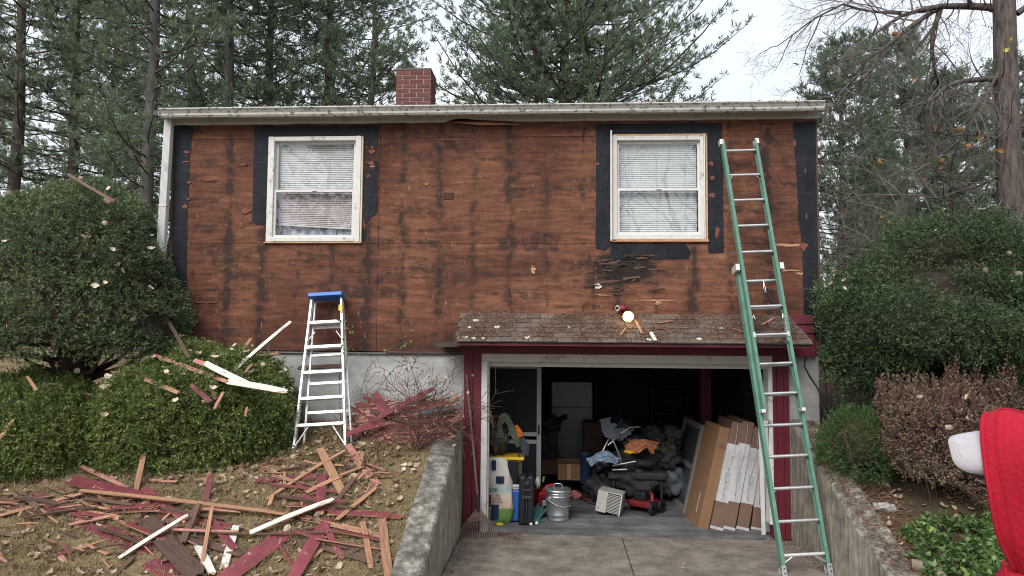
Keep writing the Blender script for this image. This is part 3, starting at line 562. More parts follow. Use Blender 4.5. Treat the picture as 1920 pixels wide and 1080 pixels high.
# chimney
ch = link('chimney', None, house); cx0, cx1 = at_y(743, 130, 3).x, at_y(808, 130, 3).x; cz = at_y(775, 128, 3).z; cy0, cy1 = 3.0, 3.50
MB().box((cx0+.008, cy0+.008, 5.2), (cx1-.008, cy1-.008, cz-.02)).build('mortar_core', MORTAR, ch)
bh = .071; bw = (cx1-cx0)/2.5
def bricks_row(axis, z, off, a, b_):
    p = a-off
    while p < b_-.01:
        q = min(p+bw-.014, b_); pa = max(p, a)
        if q-pa > .02: yield pa, q
        p += bw
for k in range(14):
    z = cz-.03-(k+1)*bh; off = bw/2 if k % 2 else 0
    for a, b_ in bricks_row(0, z, off, cx0, cx1):
        for y in (cy0, cy1-.05): MB().box((a, y, z), (b_, y+.05, z+bh-.014)).build('brick', BRICK, ch)
    for a, b_ in bricks_row(1, z, bw/2-off, cy0+.052, cy1-.052):
        for x in (cx0, cx1-.05): MB().box((x, a, z), (x+.05, b_, z+bh-.014)).build('brick', BRICK, ch)
MB().box((cx0-.004, cy0-.004, cz-.03), (cx1+.004, cy1+.004, cz)).build('cap', mat('dirty brick cap', (.13, .085, .075), .9, .3, 12, .3), ch)

# ================================================================== VEGETATION
def unit(a): return a/np.maximum(np.linalg.norm(a, axis=1, keepdims=True), 1e-9)
def blades(P, D, L, nb, bl, bw, open_, rg, curl=0.):
    """nb needle blades along each sprig at P pointing D -> triangles"""
    N = len(P); A = unit(np.cross(D, rg.normal(size=(N, 3)))); B = np.cross(D, A)
    Vs = []
    for j in range(nb):
        t = (j+rg.random(N))/nb; ph = rg.random(N)*2*np.pi; rad = A*np.cos(ph)[:, None]+B*np.sin(ph)[:, None]
        o = open_*rg.uniform(.6, 1.25, N); d = D*np.cos(o)[:, None]+rad*np.sin(o)[:, None]
        c = P+D*(t*L)[:, None]; s = unit(np.cross(d, rg.normal(size=(N, 3))))*(bw*rg.uniform(.6, 1.2, N)/2)[:, None]
        e = c+d*(bl*rg.uniform(.7, 1.2, N))[:, None]; m = c+(e-c)*.45
        Vs.append(np.stack([c, m+s, e, m-s], 1))
    V = np.concatenate(Vs).reshape(-1, 3); F = np.arange(len(V)).reshape(-1, 4); return V, F
YEW = plant('yew needles', [(.1, (.038, .064, .024)), (.35, (.096, .142, .044)), (.6, (.172, .225, .068)), (.8, (.265, .295, .100)), (.95, (.36, .33, .15))], 2.6)
YEW3 = plant('dark yew needles', [(.1, (.018, .034, .020)), (.35, (.042, .072, .034)), (.6, (.075, .115, .046)), (.8, (.120, .155, .066)), (.95, (.18, .19, .09))], 2.6)
YEW2 = plant('tall yew needles', [(.1, (.032, .055, .033)), (.35, (.076, .116, .058)), (.6, (.140, .185, .082)), (.8, (.22, .235, .115)), (.95, (.32, .27, .165))], 2.6)
JUN = plant('juniper sprays', [(.1, (.016, .045, .018)), (.4, (.045, .105, .035)), (.65, (.085, .155, .045)), (.8, (.18, .17, .06)), (.95, (.26, .17, .08))], 4)
PINE = plant('pine needles', [(.1, (.085, .118, .088)), (.4, (.142, .195, .130)), (.65, (.200, .255, .152)), (.9, (.26, .300, .170))], .6, trans=.48)
PINE2 = plant('spruce needles', [(.1, (.075, .105, .082)), (.4, (.122, .168, .116)), (.65, (.172, .220, .136)), (.9, (.225, .255, .155))], .6, trans=.48)
REDL = plant('bronze shrub leaves', [(.1, (.055, .034, .027)), (.35, (.14, .078, .062)), (.55, (.235, .140, .115)), (.72, (.140, .140, .065)), (.85, (.25, .16, .12)), (.97, (.42, .33, .28))], 3, .45)
COVER = plant('ground cover leaves', [(.1, (.030, .055, .020)), (.4, (.075, .135, .045)), (.7, (.14, .22, .07)), (.95, (.36, .42, .08))], 5, .4)
DRYG = plant('dry grass', [(.1, (.18, .13, .075)), (.35, (.31, .235, .140)), (.6, (.40, .315, .195)), (.78, (.25, .235, .11)), (.95, (.12, .17, .05))], 1.6, .8)
LEAF = plant('fallen leaf', [(.1, (.14, .075, .045)), (.35, (.30, .19, .12)), (.6, (.50, .38, .28)), (.85, (.62, .52, .42)), (.97, (.66, .60, .52))], 2, .7, .15)
PALEL = plant('pale curled leaf', [(.1, (.50, .34, .24)), (.5, (.66, .54, .42)), (.9, (.74, .67, .58))], 20, .7, .15)
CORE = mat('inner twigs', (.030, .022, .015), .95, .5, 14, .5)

def lump(p, seed, s=2.2, a=.07):
    q = p*s+seed; return a*(np.sin(q[:, 0]*2.1+np.sin(q[:, 1]*1.7))+np.sin(q[:, 1]*2.7+1.3*np.sin(q[:, 2]*1.9))+np.sin(q[:, 2]*2.3+q[:, 0]))/1.6
def surf(lobes, n, rg, zmin, seed, a=.06, yhi=None, xhi=None):
    """points and normals over the union of ellipsoid lobes, cut flat at zmin"""
    P, Nn = [], []; ar = np.array([(l[1][0]*l[1][1]+l[1][1]*l[1][2]+l[1][0]*l[1][2]) for l in lobes]); ar = ar/ar.sum()
    for i, (c, r) in enumerate(lobes):
        d = unit(rg.normal(size=(int(n*ar[i]*1.5), 3))); c_, r_ = np.array(c), np.array(r)
        p = c_+d*r_; nn = unit(d/r_); p = p+nn*(lump(p, seed, 2.4, a)+lump(p, seed+9, 6.5, a*.45))[:, None]
        k = p[:, 2] > zmin+rg.uniform(-.10, .05, len(p))
        for j, (c2, r2) in enumerate(lobes):
            if j != i: k &= (((p-np.array(c2))/np.array(r2))**2).sum(1) > .94
        if yhi is not None: k &= p[:, 1] < yhi
        P.append(p[k]); Nn.append(nn[k])
    return np.concatenate(P), np.concatenate(Nn)
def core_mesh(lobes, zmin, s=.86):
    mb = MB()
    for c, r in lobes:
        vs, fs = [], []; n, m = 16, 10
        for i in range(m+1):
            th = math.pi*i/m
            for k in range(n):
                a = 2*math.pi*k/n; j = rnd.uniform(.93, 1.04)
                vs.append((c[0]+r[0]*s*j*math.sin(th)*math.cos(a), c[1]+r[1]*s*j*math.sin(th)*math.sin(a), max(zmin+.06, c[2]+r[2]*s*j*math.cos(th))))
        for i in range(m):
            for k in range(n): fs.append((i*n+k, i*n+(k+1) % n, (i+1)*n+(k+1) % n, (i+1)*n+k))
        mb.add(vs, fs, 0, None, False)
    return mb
LEAFSPOTS = []
def shrub(name, label, cat, lobes, zmin, n, mat_, seed, L=.10, nb=8, bl=.046, bw=.0125, open_=.95, a=.06, base=None, yhi=None, upb=.35, rnd_=.55, core=.86, parent=None, stemr=.05, bottom=True):
    rg = np.random.default_rng(seed); P, N = surf(lobes, n, rg, zmin, seed, a, yhi)
    dep = rg.random(len(P))**2*.13; P2 = P-N*dep[:, None]
    D = unit(N+rnd_*rg.normal(size=N.shape)+np.array([0, 0, upb])); ex = rg.random(len(P)) < .05; P2 = np.concatenate([P2, P[ex], P[ex]+N[ex]*.05]); D = np.concatenate([D, D[ex], unit(N[ex]+.5*rg.normal(size=N[ex].shape))]); V, F = blades(P2, D, L, nb, bl, bw, open_, rg)
    c0 = base or (lobes[0][0][0], lobes[0][0][1], zmin)
    s = thing(name, label, cat, c0) if parent is None else parent; off = np.array(s.location)
    me = mesh_np('foliage', V-off, F); me.materials.append(mat_); o = link('foliage' if parent is None else 'crown', me, s)
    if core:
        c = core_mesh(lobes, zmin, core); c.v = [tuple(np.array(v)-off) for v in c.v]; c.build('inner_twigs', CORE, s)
    if parent is None:
        mb = MB()
        for k in range(5):
            az = rnd.uniform(0, 6.28); b0 = Vector((rnd.uniform(-.12, .12), rnd.uniform(-.12, .12), -.12)); mb.tube([b0, b0+Vector((math.cos(az)*.12, math.sin(az)*.12, .3)), b0+Vector((math.cos(az)*.3, math.sin(az)*.3, .6))], [stemr*.5, stemr*.4, stemr*.25], 6)
        mb.build('stems', YEWB, s)
    return s, P, N
def leaf_mesh(L=.07, w=.045, curl=.5, rg=None):
    r = rg or rnd; mb = MB(); vs = []; n = 4
    for i in range(n+1):
        t = i/n; hw = w*.5*math.sin(math.pi*min(.98, max(.06, t)))**.7*r.uniform(.8, 1.15); z = curl*L*(t-.5)**2*1.6
        vs += [(L*(t-.5), -hw, z+curl*hw*.7), (L*(t-.5), 0, z), (L*(t-.5), hw, z+curl*hw*r.uniform(.3, 1.1))]
    fs = []
    for i in range(n): fs += [(3*i, 3*i+1, 3*i+4, 3*i+3), (3*i+1, 3*i+2, 3*i+5, 3*i+4)]
    mb.add(vs, fs, 0, None, True); me = mb.mesh('leaf'); me.materials.append(PALEL); return me
LM = [leaf_mesh(rnd.uniform(.05, .085), rnd.uniform(.035, .06), rnd.uniform(.3, 1.0)) for _ in range(7)]
def leaves_on(P, N, k, label, group, upmin=.25, seed=1, smin=.7, smax=1.45, front=True):
    r = random.Random(seed); idx = [i for i in range(len(P)) if N[i][2] > upmin and (not front or N[i][1] < .35)]; r.shuffle(idx)
    for i in idx[:k]:
        o = link('dry_leaf', r.choice(LM), None, Vector(P[i])+Vector(N[i])*.085+Vector((0, 0, .025)))
        q = Vector(N[i]).lerp(Vector((0, -.6, .8)), .5).to_track_quat('Z', 'Y').to_euler(); o.rotation_euler = (q.x+r.uniform(-.5, .5), q.y+r.uniform(-.5, .5), q.z+r.uniform(0, 6.28)); s = r.uniform(smin, smax); o.scale = (s, s, s)
        tag(o, label, 'leaf', group)

# ---- clipped yews before the wall, left
def ly(px, py, y): return tuple(at_y(px, py, y))
b2 = [((*ly(352, 780, -.62)[:2], 1.22), (.92, .60, .62)), ((*ly(432, 760, -.52)[:2], 1.30), (.62, .48, .68)), ((*ly(265, 790, -.60)[:2], 1.15), (.55, .55, .52)), ((*ly(360, 700, -.35)[:2], 1.45), (.75, .36, .48))]
s, P2_, N2_ = shrub('yew_bush', 'broad clipped green yew bush with broken boards thrown on top, left of the stepladder', 'bush', b2, .76, 21000, YEW, 3, yhi=-.07)
leaves_on(P2_, N2_, 58, 'pale curled dead leaf lying on the board-strewn yew bush', 'dead leaves on the board-strewn yew', .3, 2)
b1 = [((*ly(60, 810, -.85)[:2], 1.10), (.78, .62, .56)), ((*ly(-80, 800, -.8)[:2], 1.10), (.75, .6, .52)), ((*ly(130, 800, -.75)[:2], 1.02), (.42, .5, .45))]
s, P1_, N1_ = shrub('yew_bush', 'low rounded green yew bush at the left edge, below the mushroom-shaped yew', 'bush', b1, .74, 16000, YEW, 4)
leaves_on(P1_, N1_, 24, 'pale curled dead leaf lying on the low yew bush at the left edge', 'dead leaves on the low left yew', .3, 3)
# ---- mushroom shaped yew tree
ty = -.35; tb = at_ground(148, 700); tcx = at_y(140, 500, ty).x; zb = at_y(140, 655, ty).z; ztp = at_y(180, 335, ty).z
yt = thing('yew_tree', 'large mushroom-shaped clipped yew on a short dark trunk beside the house corner', 'tree', (tcx+.05, ty, gz(tcx, ty)))
RX = 1.20
lob = [((tcx, ty, zb+.32), (RX, 1.05, .85)), ((tcx+.02, ty, zb+.78), (.98, .95, .78)), ((tcx+.06, ty, zb+1.2), (.74, .70, .64)), ((tcx+.5, ty, zb+.62), (.55, .6, .6)), ((tcx-.65, ty, zb+.22), (.75, .85, .66)), ((tcx+.62, ty-.05, zb+.18), (.58, .7, .52))]
s, P3_, N3_ = shrub('yew_tree', '', '', lob, zb-.02, 30000, YEW2, 5, parent=yt, a=.05, core=.90)
leaves_on(P3_, N3_, 46, 'pale curled dead leaf caught on the mushroom-shaped yew', 'dead leaves on the mushroom-shaped yew', .2, 4)
mb = MB(); T0 = Vector((.0, 0, -.1)); zc = zb-yt.location.z
mb.tube([T0, T0+Vector((.0, 0, .2)), T0+Vector((.01, 0, zc*.6+.1)), T0+Vector((.02, 0, zc+.4))], [.27, .19, .17, .21], 12); mb.build('trunk', YEWB, yt)
for k in range(8):
    az = k*.785+rnd.uniform(-.2, .2); r1 = rnd.uniform(.5, 1.0); p = Vector((.0, 0, zc*rnd.uniform(.45, .8)))
    MB().tube([p, p+Vector((math.cos(az)*.3, math.sin(az)*.3, .10)), p+Vector((math.cos(az)*r1*.7, math.sin(az)*r1*.7, .12+.1*rnd.random())), p+Vector((math.cos(az)*r1*1.1, math.sin(az)*r1*1.1, zc*.45))], [.05, .036, .022, .01], 6).build('limb', YEWB, yt)
# ---- right side: big yew, juniper, bronze shrub, ground cover
def ry(px, py, y): return tuple(at_y(px, py, y))
b4 = [((*ry(1770, 620, -.2)[:2], ry(1770, 625, -.2)[2]), (1.22, .95, .52)), ((*ry(1755, 560, 0)[:2], ry(1755, 555, 0)[2]), (.82, .8, .50)), ((*ry(1745, 500, 0)[:2], ry(1745, 500, 0)[2]), (.48, .55, .40)), ((*ry(1910, 600, -.1)[:2], ry(1910, 610, -.1)[2]), (.95, .9, .56)), ((*ry(1625, 640, -.15)[:2], ry(1625, 650, -.15)[2]), (.50, .6, .42))]
s, P4_, N4_ = shrub('yew_bush', 'large dark spreading yew beside the right corner of the house', 'bush', b4, ry(1750, 728, -.3)[2], 26000, YEW3, 6, a=.17, upb=-.02, L=.16, rnd_=.75)
leaves_on(P4_, N4_, 40, 'pale dead leaf lying on the large yew right of the house', 'dead leaves on the large right yew', .3, 5)
b5 = [((*ry(1618, 830, -.95)[:2], ry(1618, 835, -.95)[2]), (.32, .36, .30)), ((*ry(1665, 835, -.9)[:2], ry(1665, 850, -.9)[2]), (.26, .3, .27))]
shrub('juniper_bush', 'small bright green juniper on the bank above the crumbling wall', 'bush', b5, ry(1618, 900, -.95)[2], 4200, JUN, 7, L=.06, bl=.022, bw=.007, nb=8, open_=.6)
cb = ry(1790, 860, -1.15)
b6 = [((*ry(1800, 850, -1.2)[:2], ry(1800, 870, -1.2)[2]), (.72, .55, .50)), ((*ry(1720, 800, -1.1)[:2], ry(1720, 850, -1.1)[2]), (.36, .45, .45)), ((*ry(1890, 800, -1.15)[:2], ry(1890, 830, -1.15)[2]), (.55, .5, .48))]
s6, P6_, N6_ = shrub('bronze_shrub', 'reddish-brown leafy shrub with upright shoots on the bank behind the red-hooded person', 'shrub', b6, ry(1790, 950, -1.3)[2], 15000, REDL, 8, L=.06, bl=.026, bw=.013, nb=5, open_=1.1, a=.18, upb=.5, core=.58)
leaves_on(P6_, N6_, 10, 'pale dead leaf resting on the reddish shrub', 'dead leaves on the reddish shrub', .4, 6)
mb = MB(); tip = []; rg = np.random.default_rng(77)
off = np.array(s6.location)
idx = [i for i in range(len(P6_)) if N6_[i][2] > .55]; rnd.shuffle(idx)
PP, DD = [], []
for i in idx[:280]:
    p = P6_[i]-off; h = rnd.uniform(.08, .26); l_ = Vector((rnd.uniform(-.06, .06), rnd.uniform(-.06, .06), h)); mb.tube([p, Vector(p)+l_*.5, Vector(p)+l_], [.004, .003, .002], 3, cap=False)
    for t in np.arange(.1, 1.05, .14): PP.append(p+np.array(l_)*t); DD.append((0, 0, 1.))
V, F = blades(np.array(PP), np.array(DD), .02, 4, .032, .018, .8, rg); me = mesh_np('shoot_leaves', V, F); me.materials.append(REDL); link('shoot_leaves', me, s6)
for k in range(22):
    az = rnd.uniform(0, 6.28); b0 = Vector((rnd.uniform(-.35, .35), rnd.uniform(-.3, .1), -.35)); mb.tube([b0, b0+Vector((math.cos(az)*.05, math.sin(az)*.05, .25)), b0+Vector((math.cos(az)*.15, math.sin(az)*.15, .6))], [.010, .008, .005], 4, cap=False)
mb.build('shoots', TWIGR, s6)['kind'] = 'stuff'

def scatter_ground(n, x0, x1, y0, y1, rg, keep=None):
    xs_ = rg.uniform(x0, x1, n); ys_ = rg.uniform(y0, y1, n); P = np.array([(x, y, gz(x, y)) for x, y in zip(xs_, ys_) if keep is None or keep(x, y)]); return P
rg = np.random.default_rng(21)
gc = scatter_ground(2100, 7.26, 9.2, -3.4, -1.1, rg, lambda x, y: (y < -1.75 or x > 8.2) and rg.random() < .9)
D = unit(rg.normal(size=gc.shape)*.35+np.array([0, 0, 1.])); V, F = blades(gc+np.array([0, 0, .02]), D, .10, 9, .058, .032, 1.15, rg)
me = mesh_np('ground_cover', V, F); me.materials.append(COVER); tag(link('ground_cover', me), 'green leafy ground cover spreading over the right bank', 'ground cover', None, 'stuff')
# lawn: short dry grass
ga = scatter_ground(42000, -3.0, 3.18, -3.4, -.06, rg, lambda x, y: True); D = unit(rg.normal(size=ga.shape)*.75+np.array([0, 0, .8]))
k = (np.sin(ga[:, 0]*3.1+1)+np.sin(ga[:, 1]*4.3+ga[:, 0]))*.25+rg.random(len(ga)) > .28; ga, D = ga[k], D[k]
V, F = blades(ga, D, .004, 4, .058, .0065, .7, rg); me = mesh_np('grass', V, F); me.materials.append(DRYG); tag(link('grass', me), 'short patchy dry grass of the sloping lawn', 'grass', None, 'stuff')
def litter(name, label, P, rg, smin, smax, m, flat=.35, lift=.012):
    Vs, Fs = [], []; n0 = 0; base = []
    for q in range(6):
        lm = LM[q]; c = np.empty(len(lm.vertices)*3, np.float32); lm.vertices.foreach_get('co', c); base.append((c.reshape(-1, 3), np.array([tuple(p.vertices) for p in lm.polygons])))
    for p in P:
        c, f = base[rg.integers(6)]; s = rg.uniform(smin, smax); R = np.array(Matrix.Rotation(rg.uniform(0, 6.28), 3, 'Z') @ Matrix.Rotation(rg.normal()*flat, 3, 'X') @ Matrix.Rotation(rg.normal()*flat+.3, 3, 'Y'))
        Vs.append((c*s) @ R.T+p+np.array([0, 0, lift])); Fs.append(f+n0); n0 += len(c)
    me = mesh_np(name, np.concatenate(Vs), np.concatenate(Fs)); me.materials.append(m); return tag(link(name, me), label, 'leaves', None, 'stuff')
lp = np.concatenate([scatter_ground(1500, -2.6, 3.1, -2.9, -.3, rg), scatter_ground(420, -1.2, 2.2, -1.25, -.75, rg), scatter_ground(160, 1.9, 3.1, -1.0, -.1, rg)])
litter('fallen_leaves', 'dead leaves scattered over the lawn and under the bushes', lp, rg, .55, 1.35, LEAF)
rb = scatter_ground(420, 7.2, 9.3, -2.8, -.2, rg); litter('fallen_leaves', 'dead leaves scattered over the bank right of the driveway', rb, rg, .4, 1.1, LEAF)
# needle litter: on the awning, the wall tops and the bank edge
NEED = plant('rusty needle litter', [(.1, (.095, .045, .030)), (.5, (.180, .095, .060)), (.9, (.29, .19, .13))], 5, .8, .05)
n_ = 8500; sx = rg.uniform(A0+.03, A1-.1, n_); st = rg.uniform(.03, .99, n_); kk = (np.sin(sx*4.1)+np.sin(sx*9.7+st*5)+rg.normal(size=n_)*.8) > -.55; sx, st = sx[kk], st[kk]
P = np.stack([sx, yB+sd.y*SL*st, zB+sd.z*SL*st+.016], 1); D = unit(np.stack([rg.normal(size=len(P)), rg.normal(size=len(P))*.8, rg.normal(size=len(P))*.45], 1)); V, F = blades(P, D, .001, 2, .045, .0055, .5, rg)
me = mesh_np('needle_litter', V, F); me.materials.append(NEED); tag(link('needle_litter', me), 'rusty pine needles lying on the shingled awning', 'needles', None, 'stuff')
rp = np.array([(rg.uniform(7.02, 7.5), y, max(wtop(y)+.02, 0)) for y in rg.uniform(-2.6, -.05, 2600)]); D = unit(rg.normal(size=rp.shape)*np.array([1, 1, .4])); V, F = blades(rp, D, .001, 2, .055, .007, .5, rg)
me = mesh_np('needle_litter', V, F); me.materials.append(NEED); tag(link('needle_litter', me), 'rusty needles and bark bits along the top of the crumbling wall', 'needles', None, 'stuff')
rp = np.array([(x, y, .004) for x, y in zip(np.concatenate([rg.uniform(3.46, 4.1, 500), 3.46+np.abs(rg.normal(size=160))*.12, 6.97-np.abs(rg.normal(size=160))*.05]), np.concatenate([-.02-np.abs(rg.normal(size=500))*.12, rg.uniform(-2, 0, 160), rg.uniform(-2, -.1, 160)]))]); D = unit(rg.normal(size=rp.shape)*np.array([1, 1, .15])); V, F = blades(rp, D, .001, 2, .035, .006, .4, rg)
me = mesh_np('needle_litter', V, F); me.materials.append(NEED); tag(link('needle_litter', me), 'rusty needles swept against the foot of the garage front', 'needles', None, 'stuff')

dl = np.array([(x, y, .004) for x, y in zip(rg.uniform(3.5, 6.95, 70), -rg.random(70)**1.3*2.2)]); litter('driveway_scraps', 'small leaf bits and grit scattered over the driveway concrete', dl, rg, .12, .42, LEAF, .25, .004)
dl = np.array([(x, y, .003) for x, y in zip(rg.uniform(3.5, 6.95, 900), -rg.random(900)*2.3)]); D = unit(rg.normal(size=dl.shape)*np.array([1, 1, .1])); V, F = blades(dl, D, .001, 1, .016, .006, .4, rg)
me = mesh_np('needle_litter', V, F); me.materials.append(NEED); tag(link('needle_litter', me), 'fine needles strewn thinly over the driveway', 'needles', None, 'stuff')
# ---- pines
def pine_meshes(seed, H, cb, spread, dens=1., lean=0, droop=.1, bstep=.42, rad=.2):
    r = random.Random(seed); rg = np.random.default_rng(seed); tr, lm = MB(), MB(); TP, TD = [], []
    pts = [(lean*(i/9)**2+.10*math.sin(i*1.3+seed)*(i > 0), .08*math.sin(i*.9+seed*2)*(i > 0), H*i/9-.2) for i in range(10)]
    tr.tube(pts, [rad*(1-.93*i/9)+.01 for i in range(10)], 9)
    def axis(z):
        t = max(0, min(8.999, (z+.2)/H*9)); i = int(t); f = t-i; return Vector(pts[i]).lerp(Vector(pts[i+1]), f)
    z = cb*H
    while z < H-.2:
        t = (z-cb*H)/(H-cb*H); nbr = r.choice([3, 4, 4, 5]) if t > .08 else 2
        a0 = r.uniform(0, 6.28)
        for k in range(nbr):
            az = a0+6.28*k/nbr+r.uniform(-.35, .35); L = spread*(min(1, .45+t*2.4) if t < .23 else 1)*(1-max(0, t-.2)/.8)**.75*r.uniform(.6, 1.12)+.25
            el = r.uniform(-.05, .28)+.45*t; d = Vector((math.cos(az), math.sin(az), 0)); p0 = axis(z+r.uniform(-.12, .12)); bend = r.uniform(-.12, .12); sd_ = Vector((-d.y, d.x, 0)); bp = []
            for j in range(6):
                s_ = j/5; bp.append(p0+d*(L*s_)+sd_*(bend*L*s_*s_)+Vector((0, 0, L*(math.tan(el)*s_*.6-droop*s_+.28*s_**3))))
            lm.tube(bp, [max(.005, .008+.008*L*(1-j/5.2)) for j in range(6)], 4, cap=False)
            if r.random() < .07 and t < .3: continue                                 # bare dead branch
            s_ = .28 if t < .5 else .16
            while s_ < 1.02:
                i = min(4, int(s_*5)); p = bp[i].lerp(bp[i+1], min(1, s_*5-i)); ld = (bp[i+1]-bp[i]).normalized(); sl2 = (.34*L*(1.05-s_)+.18)*r.uniform(.6, 1.2); side = 1 if r.random() < .5 else -1
                q = (ld*.75+sd_*side*r.uniform(.5, 1.)+Vector((0, 0, r.uniform(.0, .35)))).normalized(); n = max(1, int(sl2/(.13/dens)))
                if sl2 > .5: lm.tube([p, p+q*sl2], [.008, .004], 3, cap=False)
                for j in range(n+1):
                    w_ = .30*sl2*(j/(n+1)); TP.append(p+q*(sl2*(j+.6)/(n+.6))+Vector((r.gauss(0, .07+w_*.4), r.gauss(0, .07+w_*.4), r.gauss(0, .035)))); TD.append((q+Vector((r.gauss(0, .35), r.gauss(0, .35), .45+r.gauss(0, .25)))).normalized())
                s_ += .115/max(.7, L*.55)/dens
        z += bstep*r.uniform(.7, 1.3)*(1-.35*t)
    V, F = blades(np.array([tuple(p) for p in TP]), np.array([tuple(p) for p in TD]), .11, 12, .165, .028, .75, rg)
    return tr.mesh('trunk'), lm.mesh('limbs'), mesh_np('crown', V, F)
VAR = []
for seed, H, cb, sp_, dn, ln in ((1, 17, .08, 3.1, .9, .3), (2, 18, .14, 2.7, .92, -.4), (3, 15, .05, 2.9, .95, .1), (4, 19, .10, 3.3, .86, .2)): VAR.append(pine_meshes(seed, H, cb, sp_, dn, ln)+(H,))
BIG = [pine_meshes(11, 16.5, .17, 3.6, .88, -.2, .06, .42)+(16.5,), pine_meshes(12, 17, .20, 3.2, .9, .2, .06)+(17,), pine_meshes(13, 16.5, .15, 4.3, .9, .6, .06, .40)+(16.5,)]
SMALL = [pine_meshes(21, 8.5, .06, 2.3, 1.25, .1, .05, .34, .13)+(8.5,), pine_meshes(22, 9.5, .08, 2.5, 1.2, -.1, .08, .34, .14)+(9.5,)]
for v in VAR+BIG+SMALL:
    v[0].materials.append(BARKG if v in (VAR[1], VAR[2]) else BARK); v[1].materials.append(BARK); v[2].materials.append(PINE if v not in SMALL else PINE2)
def pine(v, px, Y, h, label, rz, group='pines behind the house'):
    x = at_y(px, 600, Y).x; t = thing('pine_tree', label, 'tree', (x, Y, gz(x, Y)), rz, group); s = h/v[3]; t.scale = (s, s, s)
    link('trunk', v[0], t); link('limbs', v[1], t); link('crown', v[2], t); return t
PL = [(VAR[1], 272, 7.5, 15.5, 'white pine with the bare grey trunk rising above the mushroom-shaped yew', 1.0), (VAR[0], 118, 11, 16, 'dark pine just left of the grey-trunked one', 2.2), (VAR[3], 10, 9.5, 17, 'leftmost tall pine at the edge of the photo', .3),
      (VAR[3], 195, 21, 20, 'pine seen through the gap left of the grey-trunked one', 5.1), (VAR[2], 405, 10.5, 16.5, 'pine above the left end of the gutter', .9), (VAR[0], 345, 17, 20, 'farther pine between the grey-trunked one and the gutter end', 3.0),
      (VAR[3], 490, 13, 18, 'tall pine straight behind the left window', 2.8), (VAR[0], 610, 12.5, 16, 'pine behind the roof two trunks left of the chimney', 4.4), (VAR[2], 690, 11.5, 13.0, 'full pine rising directly behind the chimney', 3.6),
      (BIG[0], 1015, 9.5, 15.5, 'left stem of the wide pine group right of the chimney', .2), (BIG[1], 1058, 10.5, 16.5, 'middle stem of the wide pine group right of the chimney', 1.9), (BIG[2], 1112, 9.8, 14.5, 'right stem of the wide pine group, boughs reaching far over the roof', 3.3),
      (SMALL[0], 1583, 9.5, 7.6, 'bushy conifer standing beside the right corner of the house', .5), (SMALL[1], 1700, 13, 9.0, 'conifer behind the pale thicket right of the house', 1.6), (SMALL[0], 1800, 11, 7.2, 'conifer left of the big bare tree', 2.7), (SMALL[1], 1905, 14, 8.4, 'conifer behind the big bare trunk', 4.2),
      (SMALL[1], 1655, 21, 8.0, 'distant conifer between the two nearer ones right of the house', 5.5)]
for a in PL: pine(*a)
for i, (px, Y, h) in enumerate(((-180, 12, 18), (620, 34, 17), (-60, 24, 17), (2040, 16, 10), (1640, 38, 11))):
    pine(VAR[i % 4] if px < 1000 else SMALL[i % 2], px, Y, h, ['tall pine just outside the left edge, its boughs reaching into the photo', 'distant pine far behind the roof left of the chimney', 'distant pine behind the leftmost trees', 'conifer outside the right edge behind the bare trunk', 'farthest conifer seen low beside the right house corner'][i], i*1.3, 'far pines of the wood')
# trees behind the photographer: they show only as reflections in the panes
for i, (x, y, h) in enumerate(((-6, -24, 15), (-1.5, -27, 16), (12.5, -27, 15), (-11, -22, 14), (18, -24, 15), (3.5, -34, 18))):
    t = thing('pine_tree', 'pine across the street, reflected in the window panes', 'tree', (x, y, gz(x, y)), i*1.1, 'pines across the street'); v = VAR[i % 4]; s = h/v[3]; t.scale = (s, s, s)
    link('trunk', v[0], t); link('limbs', v[1], t); link('crown', v[2], t)

# ---- bare broad-leaved tree, right
def branch(mb, p, d, L, r0, depth, r, tips, seg=5, sag=.0, wob=.22):
    pts = [Vector(p)]; dd = Vector(d).normalized()
    for i in range(seg):
        dd = (dd+Vector((r.gauss(0, wob), r.gauss(0, wob), r.gauss(0, wob*.8)-sag))).normalized(); pts.append(pts[-1]+dd*(L/seg))
    rad = [max(.0022, r0*(1-.72*i/seg)) for i in range(seg+1)]; mb.tube(pts, rad, 6 if r0 > .03 else 4 if r0 > .01 else 3, cap=False)
    if depth == 0: tips.append(pts[-1]); return pts
    n = r.choice([4, 5, 6]) if depth > 1 else r.choice([3, 4, 5])
    for k in range(n):
        t = r.uniform(.25, 1.0); i = min(seg-1, int(t*seg)); q = pts[i].lerp(pts[i+1], t*seg-i); ax = (pts[i+1]-pts[i]).normalized(); sd_ = ax.cross(Vector((r.gauss(0, 1), r.gauss(0, 1), r.gauss(0, 1)))).normalized()
        branch(mb, q, ax*r.uniform(.5, .9)+sd_*r.uniform(.5, .95), L*r.uniform(.38, .62), max(.0028, rad[i]*.52), depth-1, r, tips, 4, sag*.8, wob)
    return pts
tY = 3.2; bx_ = at_y(1893, 500, tY).x; bz = gz(bx_, tY); bt = thing('bare_tree', 'tall leafless tree with furrowed bark and drooping branches at the right edge', 'tree', (bx_, tY, bz))
def loc(px, py, Y=tY): return at_y(px, py, Y)-Vector((bx_, tY, bz))
r = random.Random(8); mb = MB(); tp = [loc(1912, 760), loc(1903, 600), loc(1897, 480), loc(1894, 350), loc(1888, 200), loc(1884, 60), loc(1880, -120), loc(1872, -400)]
tp[0].z = -.2; mb.tube(tp, [.24, .205, .19, .175, .165, .155, .145, .11], 14); mb.build('trunk', BARKO, bt)
tw = MB(); tips = []
